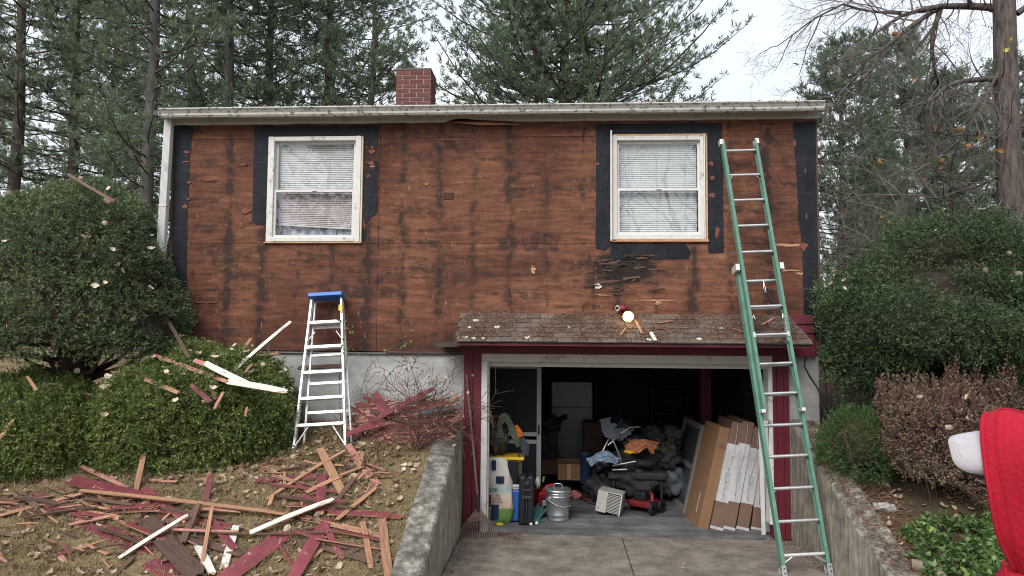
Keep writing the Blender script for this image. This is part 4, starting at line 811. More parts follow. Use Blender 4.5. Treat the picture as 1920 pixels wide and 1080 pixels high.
LIMBS = [([(1880, 18), (1820, 12), (1765, 12), (1690, 28), (1630, 70)], .065), ([(1878, 148), (1820, 148), (1775, 165), (1735, 195), (1720, 225)], .050), ([(1766, 10), (1752, 60), (1752, 130), (1768, 170), (1775, 192)], .042),
         ([(1765, 12), (1700, 55), (1655, 95), (1620, 150), (1570, 175), (1520, 190)], .040), ([(1878, 130), (1850, 190), (1815, 240), (1780, 300)], .03), ([(1905, 25), (1960, -10), (2020, -60)], .05), ([(1905, 240), (1960, 225), (2010, 180)], .035),
         ([(1690, 25), (1640, 20), (1580, 10), (1520, 40), (1460, 85)], .025), ([(1880, -90), (1800, -110), (1700, -80), (1600, -20)], .05), ([(1878, 265), (1830, 250), (1785, 255), (1740, 290), (1700, 330)], .022), ([(1880, 330), (1830, 350), (1760, 370), (1680, 365)], .02), ([(1885, -200), (1960, -260), (2060, -300)], .06), ([(1820, 12), (1800, -30), (1740, -70), (1650, -50)], .03)]
for pts, rad in LIMBS:
    k = len(pts); yy = [tY+(j*r.uniform(-.28, .18)) for j in range(k)]; P_ = [loc(px, py, y) for (px, py), y in zip(pts, yy)]
    Q = []
    for a, b_ in zip(P_[:-1], P_[1:]):
        for f in (0, .5): Q.append(a.lerp(b_, f)+Vector((r.gauss(0, .015), r.gauss(0, .015), r.gauss(0, .015))))
    Q.append(P_[-1]); MB().tube(Q, [max(.006, rad*(1-.7*i/(len(Q)-1))) for i in range(len(Q))], 7, cap=False).build('limb', BARKO, bt)
    for i in range(1, len(Q)):
        for _ in range(2 if rad > .03 else 1):
            ax = (Q[i]-Q[i-1]).normalized(); sd_ = ax.cross(Vector((r.gauss(0, 1), r.gauss(0, 1), r.gauss(0, 1)))).normalized()
            branch(tw, Q[i].lerp(Q[i-1], r.random()), ax*.7+sd_*r.uniform(.5, 1), r.uniform(.55, 1.35), .013, 2, r, tips, 5, .05, .20)
    branch(tw, Q[-1], Q[-1]-Q[-2], .9, .010, 2, r, tips, 5, .05)
o = tw.build('twigs', TWIG, bt, recalc=False); o['kind'] = 'stuff'
OL = mat('last autumn leaves', (.42, .20, .06), .7, .5, 3, 0); YL = mat('last yellow leaves', (.45, .42, .07), .7, .3, 3, 0)
for px, py, m_ in [(1893, 75, YL), (1903, 70, YL), (1906, 88, OL), (1888, 95, YL), (1820, 258, YL), (1835, 258, OL), (1816, 272, OL), (1733, 338, OL), (1765, 302, OL), (1762, 318, OL), (1770, 330, OL), (1868, 285, YL), (1880, 282, OL), (1755, 240, OL), (1795, 245, OL), (1710, 150, OL), (1722, 148, OL), (1645, 302, OL), (1650, 405, OL), (1895, 385, OL), (1676, 65, OL), (1715, 42, OL)]:
    me = LM[r.randrange(7)].copy(); me.materials.clear(); me.materials.append(m_); o = link('leaf', me, bt, loc(px, py, tY-.25), (r.uniform(.6, 2), r.uniform(-1, 1), r.uniform(0, 6.28))); s = r.uniform(1.1, 1.9); o.scale = (s, s, s)
# tangled bare saplings behind the right yew
for i, (px, Y, h, lab) in enumerate(((1640, 2.4, 3.0, 'pale tangled bare sapling between the house corner and the big bare tree'), (1720, 3.0, 3.4, 'arching leafless sapling in the middle of the pale thicket'), (1800, 2.2, 2.9, 'leafless sapling close to the left of the big bare trunk'), (1880, 1.8, 2.6, 'leafless sapling at the foot of the big bare trunk'), (1580, 4.5, 2.8, 'thin bare sapling just clear of the right house corner'))):
    x = at_y(px, 600, Y).x; t = thing('bare_sapling', lab, 'sapling', (x, Y, gz(x, Y)), 0, 'bare saplings of the thicket'); mb = MB(); tips = []; rr = random.Random(50+i)
    for k in range(2): branch(mb, (rr.uniform(-.2, .2), rr.uniform(-.2, .2), 0), (rr.uniform(-.4, .4), rr.uniform(-.4, .4), 1), h*rr.uniform(.7, 1.05), .016, 3, rr, tips, 6, .07, .16)
    mb.build('stems', TWIG if i % 2 else mat('pale twig', (.24, .20, .17), .85, .2, 8, .2), t, recalc=False)
# the bare tree across the street (reflection)
t = thing('bare_tree', 'leafless tree across the street, reflected in the blind-covered window', 'tree', (9.5, -19, .5)); mb = MB(); tips = []; rr = random.Random(99); branch(mb, (0, 0, -.2), (0, 0, 1), 8, .2, 4, rr, tips, 7, 0, .1); mb.build('branches', TWIG, t, recalc=False)
t2 = copy_tree(t); t2.location = (5.5, -21, .5); t2.rotation_euler = (0, 0, 2); t2['label'] = 'second leafless tree across the street, reflected beside the first'
# twiggy shrub by the wall end and the leafy stem beside the stepladder
tb_ = at_ground(782, 842); t = thing('twiggy_shrub', 'leafless reddish twiggy shrub growing through the board pile by the foundation', 'shrub', tb_); mb = MB(); tips = []; rr = random.Random(5)
for k in range(26):
    az = rr.uniform(0, 6.28); branch(mb, (rr.gauss(0, .05), rr.gauss(0, .04), -.02), (math.cos(az)*rr.uniform(.2, 1.1), math.sin(az)*.5-.1, 1), rr.uniform(.35, .85), .0055, 2, rr, tips, 5, .02, .16)
mb.build('twigs', TWIGR, t, recalc=False)
V_, F_ = blades(np.array([tuple(q) for q in rr.sample(tips, min(60, len(tips)))]), unit(rg.normal(size=(min(60, len(tips)), 3))), .01, 1, .05, .03, .6, rg); me = mesh_np('dead_leaves', V_, F_); me.materials.append(LEAF); link('dead_leaves', me, t)
SG = plant('sapling leaves', [(.1, (.06, .12, .03)), (.9, (.20, .28, .08))], 6, .5)
for k, (base, stems, lab) in enumerate((((690, 800), [[(690, 800), (675, 740), (690, 690), (720, 660), (757, 640)], [(690, 800), (700, 740), (740, 690), (764, 682)]], 'thin arching leafy stem before the grey foundation'), ((640, 790), [[(640, 790), (636, 720), (640, 650), (650, 612)], [(640, 760), (648, 700), (652, 655)]], 'thin leafy stem growing up through the stepladder'))):
    yb_ = -.28 if k == 0 else -.34; b0 = at_y(*base, yb_); b0.z = gz(b0.x, b0.y); t = thing('leafy_sapling', lab, 'sapling', b0); mb = MB(); PP = []
    for st in stems:
        Q = [at_y(px, py, yb_)-b0 for px, py in st]; Q[0].z = min(Q[0].z, 0); mb.tube(Q, [.005, .0045, .004, .003, .002][:len(Q)], 4, cap=False)
        for j in range(26 if k == 0 else 14): PP.append(tuple(Q[-1]+Vector((rr.gauss(0, .07), rr.gauss(0, .04), rr.gauss(0, .05)))))
        for j in range(8): i = rr.randrange(1, len(Q)); PP.append(tuple(Q[i].lerp(Q[i-1], rr.random())+Vector((rr.gauss(0, .04), rr.gauss(0, .03), rr.gauss(0, .03)))))
    mb.build('stems', TWIG, t, recalc=False); PP = np.array(PP); V_, F_ = blades(PP, unit(rg.normal(size=PP.shape)+np.array([0, -.5, 0])), .005, 1, .05, .026, .5, rg); me = mesh_np('leaves', V_, F_); me.materials.append(SG); link('leaves', me, t)
# wire fence in the side yard, far left
fy = 5.0; fx0, fx1 = at_y(-120, 660, fy).x, at_y(330, 660, fy).x; f = thing('wire_fence', 'low grey wire mesh fence beyond the trunk of the mushroom-shaped yew', 'fence', (fx0, fy, gz(fx0, fy))); mb = MB(); GREYW = mat('fence wire', (.24, .25, .26), .5, .1, 5, 0, metal=.5)
zz = [0, .09, .18, .27, .36, .47, .58, .70, .84, 1.0]
for z in zz: mb.tube([(0, 0, z), (fx1-fx0, 0, z)], .005, 4, cap=False)
x = 0
while x < fx1-fx0: mb.tube([(x, 0, 0), (x, 0, 1.0)], .004, 4, cap=False); x += .10
mb.build('wire_mesh', GREYW, f, recalc=False)
for k in range(5): MB().tube([((fx1-fx0)*k/4, .03, -.2), ((fx1-fx0)*k/4, .03, 1.1)], .025, 8).build('post', GREYW, f)

# ================================================================== LADDERS
def frame_M(o, u, v, w): return Matrix(((u[0], v[0], w[0], o[0]), (u[1], v[1], w[1], o[1]), (u[2], v[2], w[2], o[2]), (0, 0, 0, 1)))
FL, FR = at_z(1466, 1077, .0), at_z(1558, 1077, .0); TL, TR = at_y(1348, 272, -.06), at_y(1414, 268, -.06)
C0, C1 = (FL+FR)/2, (TL+TR)/2; U_ = (C1-C0); LLEN = U_.length; U_.normalize(); Vx = (FR-FL); Vx = (Vx-U_*Vx.dot(U_)).normalized(); Wn = U_.cross(Vx)   # Wn: outward or inward
if Wn.y > 0: Wn = -Wn
lad = thing('extension_ladder', 'green fibreglass extension ladder with silver rungs leaning against the house', 'ladder', C0); lad.matrix_world = frame_M(C0, Vx, U_, Wn)   # local x across, y along, z towards the viewer
wb, wf = (FR-FL).length/2, (TR-TL).length/2; s0 = .17; pit = (LLEN-.12-s0)/14
def rail(name, x, y0, y1, z0, z1, side, m, par):
    mb = MB(); t = .005; fl = .030
    mb.box((x-t/2, y0, z0), (x+t/2, y1, z1)); a, b_ = (x, x-side*fl) if True else (0, 0); a, b_ = min(a, b_), max(a, b_)
    mb.box((a, y0, z0-.0), (b_, y1, z0+t)); mb.box((a, y0, z1-t), (b_, y1, z1+.001)); return mb.build(name, m, par)
yb1 = s0+9.42*pit; yf0 = s0+4.45*pit
for sd_ in (-1, 1):
    rail('base_rail', sd_*(wb-.004), .05, yb1, -.035, .035, -sd_*-1, GREEN, lad)
    rail('fly_rail', sd_*(wf+.004), yf0, LLEN, .037, .100, -sd_*-1, GREEND, lad)
    MB().box((sd_*(wb+.004)-.022, yb1-.035, -.04), (sd_*(wb+.004)+.018, yb1+.035, .104)).build('guide_bracket', WALU, lad, .003)
    x = sd_*(wb-.014); mb = MB(); mb.box((x-.022, -.05, .036), (x+.022, .085, .042)).box((x-.022, -.06, -.05), (x+.022, -.045, .045)).box((x-.022, -.05, -.042), (x+.022, .06, -.036)); mb.build('foot', ALU, lad, .002)
    for k in (0,): MB().tube([(x, .02, .045), (x, .02, .05)], .007, 8).tube([(x, .06, .045), (x, .06, .05)], .007, 8).build('bolt', DARKM, lad)
    MB().tube([(sd_*(wb-.02), s0-.075, .0), (sd_*(wb*.42), s0-.01, .0)], .009, 6).build('brace', ALU, lad)
    for k in (2, 6, 13):
        xx = (wb if k < 9 else wf)-.015; zz_ = 0 if k < 9 else .07
        MB().tube([(sd_*xx, s0+k*pit-.06, zz_), (sd_*(xx-.05), s0+k*pit-.012, zz_)], .004, 5).build('brace', ALU, lad)
    mb = MB(); x = sd_*(wf-.02); y = s0+7*pit
    mb.box((x-.007, y-.08, .05), (x+.007, y+.16, .095)).tube([(x, y+.16, .09), (x-sd_*.025, y+.20, .10), (x-sd_*.03, y+.16, .10)], .008, 6).box((x-.01, y-.03, .03), (x+.01, y+.02, .11)); mb.build('rung_lock', ALU, lad, .003)
    MB().box((sd_*(wf+.004)-.02, yf0-.02, .035), (sd_*(wf+.004)+.02, yf0+.012, .102)).build('rail_cap', WALU, lad, .002)
    MB().box((sd_*(wf+.004)-.02, LLEN-.05, .036), (sd_*(wf+.004)+.02, LLEN+.012, .101)).build('rail_cap', WALU, lad, .003)
for k in range(15):
    w_, z_ = (wb, 0) if k < 9.2 else (wf, .068)
    MB().tube([(-w_+.004, s0+k*pit, z_), (w_-.004, s0+k*pit, z_)], .0165, 10).build('rung', ALU if k else WALU, lad)
    if 5 <= k < 9: MB().tube([(-wf+.004, s0+k*pit, .068), (wf-.004, s0+k*pit, .068)], .0155, 10).build('rung', ALU, lad)
mb = MB(); y = s0+9*pit; mb.tube([(.02, y-.02, .07), (.012, y-.10, .07), (.012, y-.15, .07), (.028, y-.15, .07), (.028, y-.10, .07), (.02, y-.02, .07)], .004, 5); mb.build('rope_hook', ALU, lad)

# stepladder, folded and leaning on the wall
a_, b_ = at_y(586, 560, -.12), at_y(640, 558, -.12); fl_, fr_ = at_ground(551, 846), at_ground(648, 843); fr_.z = gz(fr_.x, fr_.y); c0, c1 = (fl_+fr_)/2, (a_+b_)/2
u_ = (c1-c0); SLN = u_.length; u_.normalize(); vx = (fr_-fl_); vx = (vx-u_*vx.dot(u_)).normalized(); w_ = u_.cross(vx)
if w_.y > 0: w_ = -w_
st = thing('stepladder', 'aluminium stepladder with a blue plastic top leaning on the plywood wall', 'ladder', c0); st.matrix_world = frame_M(c0, vx, u_, w_)
hb_, ht_ = (fr_-fl_).length/2, (b_-a_).length/2
def srail(xb, xt, y0, y1, zb_, zt_, wd, dp, m, name):
    mb = MB(); vs = []
    for x, y, z in ((xb, y0, zb_), (xt, y1, zt_)): vs += [(x-wd/2, y, z-dp/2), (x+wd/2, y, z-dp/2), (x+wd/2, y, z+dp/2), (x-wd/2, y, z+dp/2)]
    mb.add(vs, [(0, 1, 2, 3), (7, 6, 5, 4), (0, 4, 5, 1), (1, 5, 6, 2), (2, 6, 7, 3), (3, 7, 4, 0)]); mb.build(name, m, st, .002)
def sx_(y): return hb_+(ht_-hb_)*y/SLN
for s in (-1, 1):
    srail(s*hb_, s*ht_, .02, SLN, 0, 0, .024, .062, WALU, 'front_rail'); srail(s*(hb_-.015)+.055, s*(ht_-.01)+.012, .04, SLN-.03, -.11, -.05, .020, .035, WALU, 'rear_rail')
    MB().cbox((s*hb_, .005, 0), (.036, .05, .075)).build('foot', BLACKP, st); MB().cbox((s*(hb_-.015)+.055, .02, -.11), (.03, .045, .05)).build('foot', BLACKP, st)
    MB().tube([(s*hb_*.98, .04, .02), (s*hb_*.45, .255, .02)], .010, 5).build('brace', WALU, st); MB().tube([(s*sx_(1.25)*.98, 1.20, .0), (s*sx_(1.3)*.62, 1.30, -.01)], .007, 5).build('brace', WALU, st)
for k in range(5):
    y = .275+k*(SLN-.275)/5.0*1.0; x = sx_(y); MB().box((-x-.004, y-.024, -.036), (x+.004, y+.002, .042)).box((-x, y-.03, .034), (x, y+.003, .045)).build('step', WALU, st, .002)
for k in range(4):
    y = .42+k*(SLN-.3)/4.4; x = sx_(y)-.01; MB().box((-x+.045-.03*y/SLN, y-.016, -.118+.05*y/SLN), (x+.045-.03*y/SLN, y+.016, -.098+.05*y/SLN)).build('rear_brace', WALU, st, .002)
mb = MB(); mb.prism([(-ht_-.022, -.10), (ht_+.022, -.10), (ht_+.03, .045), (ht_+.01, .062), (-ht_-.01, .062), (-ht_-.03, .045)], .045); o = mb.build('top_cap', BLUEP, st, .006); o.rotation_euler = (-math.pi/2, 0, 0); o.location = (0, SLN-.01, -.0)
MB().box((-.05, SLN+.003, .063), (.05, SLN+.022, .0645)).build('top_slot', DARKM, st); MB().box((ht_+.002, SLN-.20, .032), (ht_+.022, SLN-.12, .036)).build('warning_tag', YELLOW, st); MB().box((ht_-.02, SLN-.17, .0325), (ht_+.016, SLN-.10, .0355)).build('warning_tag', YELLOW, st)

# ================================================================== BROKEN SIDING
FACE = {'red': (REDP, RAW), 'raw': (RAW, RAWD), 'brown': (RAWD, RAWD), 'white': (CHIP, RAW), 'pink': (mat('sun bleached red paint', (.36, .15, .13), .7, .2, 8, .15, dirt=(.42, .27, .18), dirt_at=.55, dirt_scale=12), RAW), 'orange': (mat('split cedar', (.33, .185, .105), .7, .25, 5, .3, stretch=(1, 16, 16), rand=.2), RAW)}
def board(name, p0, p1, w, th, kind, r, roll=0., label=None, group=None, up=(0, -.30, .95), jag=1., cat='board'):
    p0, p1 = Vector(p0), Vector(p1); X = p1-p0; L = X.length; X.normalize(); Z = Vector(up); Z = (Z-X*Z.dot(X)).normalized(); Y = Z.cross(X)
    R = Matrix((X, Y, Z)).transposed().to_4x4() @ Matrix.Rotation(roll, 4, 'X'); k = 5; vs = []; k2 = 7
    bow = r.gauss(0, .012)*L
    for i in range(k2):
        t = i/(k2-1)
        for side in (1, 0):
            for j in range(k):
                f = j/(k-1)-.5; x = (t-.5)*L; tw = th*(1-.55*(f+.5))
                if i == 0: x -= r.uniform(-.10, .5)*w*jag*.6
                if i == k2-1: x += r.uniform(-.10, .7)*w*jag
                ws = w*(1-.25*jag*abs(2*t-1)**3*(r.random() if j in (0, k-1) else .5))
                vs.append((x, f*ws, (tw/2 if side else -tw/2)+bow*(1-(2*t-1)**2)))
    mb = MB(); n = 2*k
    for i in range(k2-1):
        a = i*n; b_ = a+n
        for j in range(k-1): mb_f = (a+j, a+j+1, b_+j+1, b_+j); mb.f.append(list(mb_f)); mb.m.append(0); mb.sm.append(False); mb.f.append([a+k+j, b_+k+j, b_+k+j+1, a+k+j+1]); mb.m.append(1); mb.sm.append(False)
        for j, jj in ((0, k), (k-1, 2*k-1)): mb.f.append([a+j, b_+j, b_+jj, a+jj]); mb.m.append(1); mb.sm.append(False)
    for a in (0, (k2-1)*n):
        for j in range(k-1): mb.f.append([a+j, a+j+1, a+k+j+1, a+k+j]); mb.m.append(1); mb.sm.append(False)
    mb.v = vs; o = mb.build(name, list(FACE[kind]), None); M = R.copy(); M.translation = (p0+p1)/2; o.matrix_world = M
    return tag(o, label, cat, group)
rb_ = random.Random(4)
def place(x): return 'at the left end of the lawn heap' if x < 150 else 'in the thick of the lawn heap' if x < 330 else 'between the two board heaps on the lawn' if x < 520 else 'on the lawn below the stepladder'
def gboard(x0, y0, x1, y1, wpx, kind, label=None, lift=(.01, .02), name='siding_board', group='broken siding boards on the lawn', roll=0.):
    p0, p1 = at_ground(x0, y0), at_ground(x1, y1); d = (((p0+p1)/2)-Vector(CAM)).length; w = max(.012, wpx/FPX*d*(1.0 if wpx > 20 else .92))
    p0.z += lift[0]; p1.z += lift[1]; return board(name, p0, p1, w, .011 if w < .1 else .014, kind, rb_, roll, label, group)
HERO = [
 (0, 973, 162, 935, 12, 'raw', 'long split board reaching in from the left edge of the lawn', (.03, .06)), (150, 938, 548, 976, 10, 'orange', 'longest thin raw strip lying across the middle of the lawn heap', (.09, .05)),
 (0, 945, 92, 971, 8, 'brown', 'dark brown strip crossing the split board at the left edge', (.05, .02)), (32, 933, 96, 921, 9, 'brown', 'short dark board flat in the grass behind the lawn heap', (.01, .01)),
 (135, 912, 258, 938, 26, 'red', 'widest red clapboard at the back of the lawn heap', (.06, .05)), (152, 889, 238, 922, 9, 'pink', 'faded strip pointing up out of the back of the lawn heap', (.08, .04)),
 (158, 980, 268, 1030, 30, 'red', 'broad red clapboard with a split raw edge left of the weathered plank', (.03, .02)), (275, 985, 362, 1092, 32, 'brown', 'weathered thick brown plank at the bottom of the lawn', (.05, .09)),
 (225, 1052, 346, 1000, 12, 'white', 'chipped white trim strip lying over the weathered plank', (.03, .14)), (270, 930, 346, 984, 14, 'red', 'red clapboard slanting down from the back of the lawn heap', (.07, .05)),
 (25, 1064, 222, 1072, 9, 'brown', 'long brown strip flat in the grass at the bottom left', (.012, .012)), (370, 1030, 397, 1086, 14, 'white', 'white trim end right of the weathered plank', (.03, .05)),
 (442, 998, 420, 1068, 14, 'white', 'short white trim piece standing out between red boards', (.05, .03)), (470, 1012, 619, 964, 16, 'white', 'long chipped white trim board on the right half of the lawn', (.06, .12)),
 (532, 1008, 425, 1092, 38, 'red', 'widest red clapboard running off the bottom of the photo', (.03, .04)), (604, 898, 600, 972, 18, 'red', 'red clapboard pointing straight at the stepladder', (.04, .06)),
 (614, 982, 552, 1092, 24, 'red', 'long red clapboard under the end of the long white trim', (.03, .05)), (500, 942, 645, 862, 9, 'orange', 'bright raw strip slanting up towards the stepladder', (.03, .09)),
 (600, 860, 642, 930, 17, 'orange', 'bright raw board crossing the slanting raw strip', (.10, .03)), (652, 845, 708, 913, 15, 'pink', 'faded board with red edge lying below the stepladder foot', (.06, .03)),
 (628, 902, 678, 884, 9, 'orange', 'short raw strip right of the bright crossing board', (.03, .04)), (490, 967, 572, 969, 13, 'red', 'flat red piece left of the red clapboard that points at the stepladder', (.03, .03)),
 (618, 972, 746, 975, 17, 'red', 'tapering red clapboard whose tip nearly reaches the concrete wall', (.05, .03)), (520, 938, 657, 966, 10, 'brown', 'dark strip behind the long white trim board', (.04, .06)),
 (545, 1006, 692, 1050, 32, 'brown', 'wide dark weathered board right of the long red clapboard', (.015, .02)), (680, 990, 696, 1072, 11, 'raw', 'raw strip lying on the end of the wide dark board', (.05, .03)),
 (716, 985, 728, 1088, 17, 'raw', 'split board beside the foot of the concrete retaining wall', (.05, .04)), (660, 908, 692, 948, 9, 'raw', 'short raw strip above the tapering red clapboard', (.03, .02)),
 (632, 945, 662, 914, 11, 'brown', 'short dark stub leaning on the raw strips', (.03, .08)), (400, 1016, 606, 1018, 5, 'brown', 'thin lath lying across the widest red clapboards', (.08, .09)),
 (283, 1062, 330, 1080, 32, 'red', 'red clapboard corner under the weathered plank at the bottom', (.02, .02)), (450, 872, 517, 885, 8, 'raw', 'lone raw strip in the grass before the board-strewn yew', (.012, .012)),
 (514, 1020, 553, 1075, 5, 'red', 'thin red sliver beside the long red clapboard', (.06, .03)), (342, 1027, 368, 975, 13, 'brown', 'dark stub crossing the chipped white strip', (.05, .12)),
 (377, 1078, 396, 978, 7, 'raw', 'narrow raw stick pointing up the slope beside the short white piece', (.04, .12)), (398, 994, 437, 1036, 14, 'red', 'small red clapboard end in the middle of the lawn heap', (.08, .04)),
 (350, 1016, 447, 1046, 13, 'brown', 'brown strip under the small red clapboard end', (.03, .03)), (212, 1085, 247, 1056, 10, 'brown', 'brown stub at the bottom edge left of the weathered plank', (.02, .04)),
 (520, 726+170, 585, 905, 7, 'raw', 'thin raw strip behind the bright crossing board', (.02, .03)), (770/2+100, 900, 540, 893, 8, 'red', 'small red strip in the grass before the board-strewn yew', (.02, .02)), (255, 925, 268, 895, 10, 'raw', 'upright raw stub sticking out of the lawn heap', (.03, .22)), (385, 948, 393, 918, 10, 'red', 'small upright red splinter right of the lawn heap', (.01, .12)),
 (300, 968, 430, 990, 18, 'red', 'red clapboard low in the middle of the lawn heap', (.02, .02)), (215, 962, 330, 950, 16, 'red', 'red clapboard under the longest raw strip', (.05, .05)), (100, 985, 215, 968, 12, 'brown', 'brown board edge showing under the left of the lawn heap', (.015, .02)), (540, 1088, 600, 1040, 12, 'raw', 'raw strip beside the bottom end of the long red clapboard', (.02, .03))]
for h in HERO: gboard(*h[:6], label=h[6], lift=h[7])
for i in range(210):                                                                # splinters between them
    cl = rb_.choice([(80, 965, 90, 34), (110, 1040, 110, 25), (230, 945, 90, 28), (330, 985, 110, 30), (590, 940, 90, 45), (600, 1000, 80, 40), (660, 880, 60, 30), (520, 890, 60, 15)]); x, y = rb_.gauss(cl[0], cl[2]*.6), rb_.gauss(cl[1], cl[3]*.6); an = rb_.uniform(-.6, .6) if rb_.random() < .7 else rb_.uniform(0, 3.14); L = rb_.uniform(12, 52)
    x1, y1 = x+L*math.cos(an), y+L*math.sin(an)*.6
    if not (y > 858 and x1 < 742 and y < 1078 and y1 > 856 and y1 < 1080): continue
    kd = rb_.choice(['red', 'raw', 'orange', 'brown', 'pink', 'brown', 'raw']); gboard(x, y, x1, y1, rb_.choice([2, 2.5, 3, 4, 5, 8]), kd, label='small broken splinter of %s %s' % ({'red': 'red-painted siding', 'raw': 'tan raw wood', 'orange': 'orange raw wood', 'brown': 'dark brown wood', 'pink': 'faded pink siding'}[kd], place(x)), lift=(rb_.uniform(.01, .08), rb_.uniform(.01, .06)), name='wood_splinter', group='splinters on the lawn', roll=rb_.uniform(-.5, .5))
for i in range(46):                                                                 # longer thin lengths woven through the heap
    cl = rb_.choice([(60, 960, 80, 36), (200, 940, 110, 30), (300, 980, 120, 34), (600, 930, 80, 40), (580, 1000, 80, 36)]); x, y = rb_.gauss(cl[0], cl[2]*.6), rb_.gauss(cl[1], cl[3]*.6); an = rb_.gauss(.15, .45); L = rb_.uniform(60, 150); x1, y1 = x+L*math.cos(an), y+L*math.sin(an)*.6
    if not (y > 868 and x > -20 and x1 < 735 and y < 1075 and y1 > 868 and y1 < 1080): continue
    kd = rb_.choice(['red', 'red', 'brown', 'pink', 'raw', 'brown', 'red']); gboard(x, y, x1, y1, rb_.uniform(4, 12), kd, label='long thin length of %s %s' % ({'red': 'red-painted siding', 'raw': 'tan raw wood', 'brown': 'dark brown wood', 'pink': 'faded pink siding'}[kd], place(x)), lift=(rb_.uniform(.01, .09), rb_.uniform(.01, .07)), group='long strips on the lawn', roll=rb_.uniform(-.4, .4))
# heap of red boards between stepladder and retaining wall
def wboard(x0, y0, Y0, x1, y1, Y1, wpx, kind, label, group='boards heaped by the foundation', up=(0, -.6, .8), name='siding_board'):
    p0, p1 = at_y(x0, y0, Y0), at_y(x1, y1, Y1); d = (((p0+p1)/2)-Vector(CAM)).length; return board(name, p0, p1, max(.012, wpx/FPX*d*.85), .012, kind, rb_, rb_.uniform(-.2, .2), label, group, up)
for h in [(650, 814, -.62, 722, 794, -.45, 15, 'red', 'red board sticking out of the foundation heap behind the stepladder foot'), (668, 806, -.5, 810, 730, -.18, 13, 'red', 'long dark red board slanting up across the foundation heap'), (702, 738, -.15, 726, 778, -.35, 20, 'red', 'red board end standing up against the grey foundation'),
          (672, 758, -.2, 744, 766, -.2, 16, 'red', 'red board lying level at the back of the foundation heap'), (676, 814, -.45, 716, 858, -.62, 9, 'pink', 'faded strip sliding off the front of the foundation heap'), (682, 822, -.5, 676, 862, -.66, 8, 'brown', 'brown strip hanging down the front of the foundation heap'),
          (838, 790, -.2, 868, 801, -.25, 9, 'pink', 'pink torn board end jutting over the retaining wall'), (690, 800, -.4, 820, 790, -.35, 12, 'red', 'red board low in the foundation heap under the black pipe'), (745, 782, -.3, 850, 778, -.3, 8, 'raw', 'raw edged strip beside the black pipe'), (560, 800, -.22, 630, 808, -.2, 10, 'red', 'dark red board lying behind the stepladder rails'), (560, 690, -.10, 640, 686, -.10, 14, 'brown', 'dark board wedged between stepladder and foundation'), (700, 772, -.3, 790, 800, -.4, 11, 'brown', 'brown board crossing the foundation heap')]:
    wboard(*h)
for i in range(330):
    x, y = rb_.uniform(650, 850), rb_.gauss(798, 28); an = rb_.gauss(-.1, .45); L = rb_.uniform(18, 80); x1, y1 = x+L*math.cos(an), y+L*math.sin(an)
    if not (745 < y < 850 and 740 < y1 < 852 and x1 < 866): continue
    Y0 = -.10-(y-740)/110*.52; p = at_y(x, y, Y0)
    wboard(x, y, Y0, x1, y1, -.10-(y1-740)/110*.52, rb_.uniform(3, 12), *rb_.choice([('red', 'broken red-painted siding piece in the heap against the foundation'), ('red', 'broken red-painted siding piece in the heap against the foundation'), ('brown', 'broken brown unpainted piece in the heap against the foundation'), ('pink', 'faded pinkish siding piece in the heap against the foundation'), ('raw', 'tan split piece in the heap against the foundation')]))
pp = [at_y(782, 778, -.34), at_y(800, 775, -.32), at_y(851, 767, -.28)]; o = MB().tube(pp, [.036, .040, .042], 12).build('plastic_pipe', mat('slate plastic pipe', (.06, .075, .085), .5, .15, 7, .1), None); tag(o, 'short dark grey plastic pipe lying on the foundation heap', 'pipe')
# pieces thrown on the bushes
for h in [(386, 682, -.95, 458, 717, -1.02, 14, 'white', 'white trim board on the yew, upper of the two'), (430, 716, -1.08, 530, 733, -1.02, 15, 'white', 'white trim board on the yew, lower and nearer one'), (441, 693, -.7, 542, 606, -.30, 9, 'white', 'white and red strip leaning from the yew up to the plywood wall'), (287, 665, -.65, 432, 718, -1.05, 8, 'pink', 'long reddish strip lying across the top of the yew'),
          (229, 701, -.95, 281, 706, -.95, 7, 'red', 'short red strip on the left shoulder of the yew'), (272, 711, -1.02, 331, 735, -1.1, 9, 'orange', 'raw splintered strip below the red one on the yew'), (359, 722, -1.05, 392, 751, -1.15, 10, 'red', 'small red piece tilted on the front of the yew'), (403, 765, -1.17, 417, 738, -1.1, 8, 'pink', 'small pink stub upright on the front of the yew'),
          (316, 603, -.45, 354, 669, -.75, 7, 'brown', 'brown stick leaning against the mushroom-shaped yew'), (190, 684, -.75, 213, 664, -.6, 6, 'raw', 'thin stick between the yew trunk and the broad bush'), (455, 657, -.35, 470, 636, -.25, 7, 'raw', 'short raw stub leaning on the plywood behind the yew'), (504, 648, -.3, 503, 668, -.3, 7, 'brown', 'small dark stub upright at the top right of the yew'),
          (51, 706, -1.2, 68, 731, -1.25, 5, 'raw', 'thin twig of wood on the low left yew'), (0, 821, -1.4, 23, 789, -1.3, 7, 'orange', 'raw strip on the low yew at the very left edge'), (128, 327, -.75, 212, 376, -1.1, 6, 'brown', 'long stick lying on the crown of the mushroom-shaped yew'), (395, 725, -1.05, 404, 746, -1.1, 7, 'brown', 'small dark piece beside the red one on the yew'), (365, 676, -.8, 420, 697, -.9, 10, 'pink', 'short pink board behind the white trim on the yew'), (458, 700, -.75, 472, 683, -.7, 5, 'raw', 'small raw stub behind the white strip'), (460, 780, -1.17, 463, 765, -1.15, 5, 'raw', 'tiny stick upright in the front of the yew'), (480, 668, -.5, 520, 663, -.45, 8, 'raw', 'raw strip along the top right edge of the yew')]:
    o = wboard(*h, group='pieces thrown on the bushes', up=(0, -.75, .65)); o.matrix_world = Matrix.Translation(Vector(CAM-np.array(o.matrix_world.translation)).normalized()*(.10 if h[2] < -.6 else .04)) @ o.matrix_world
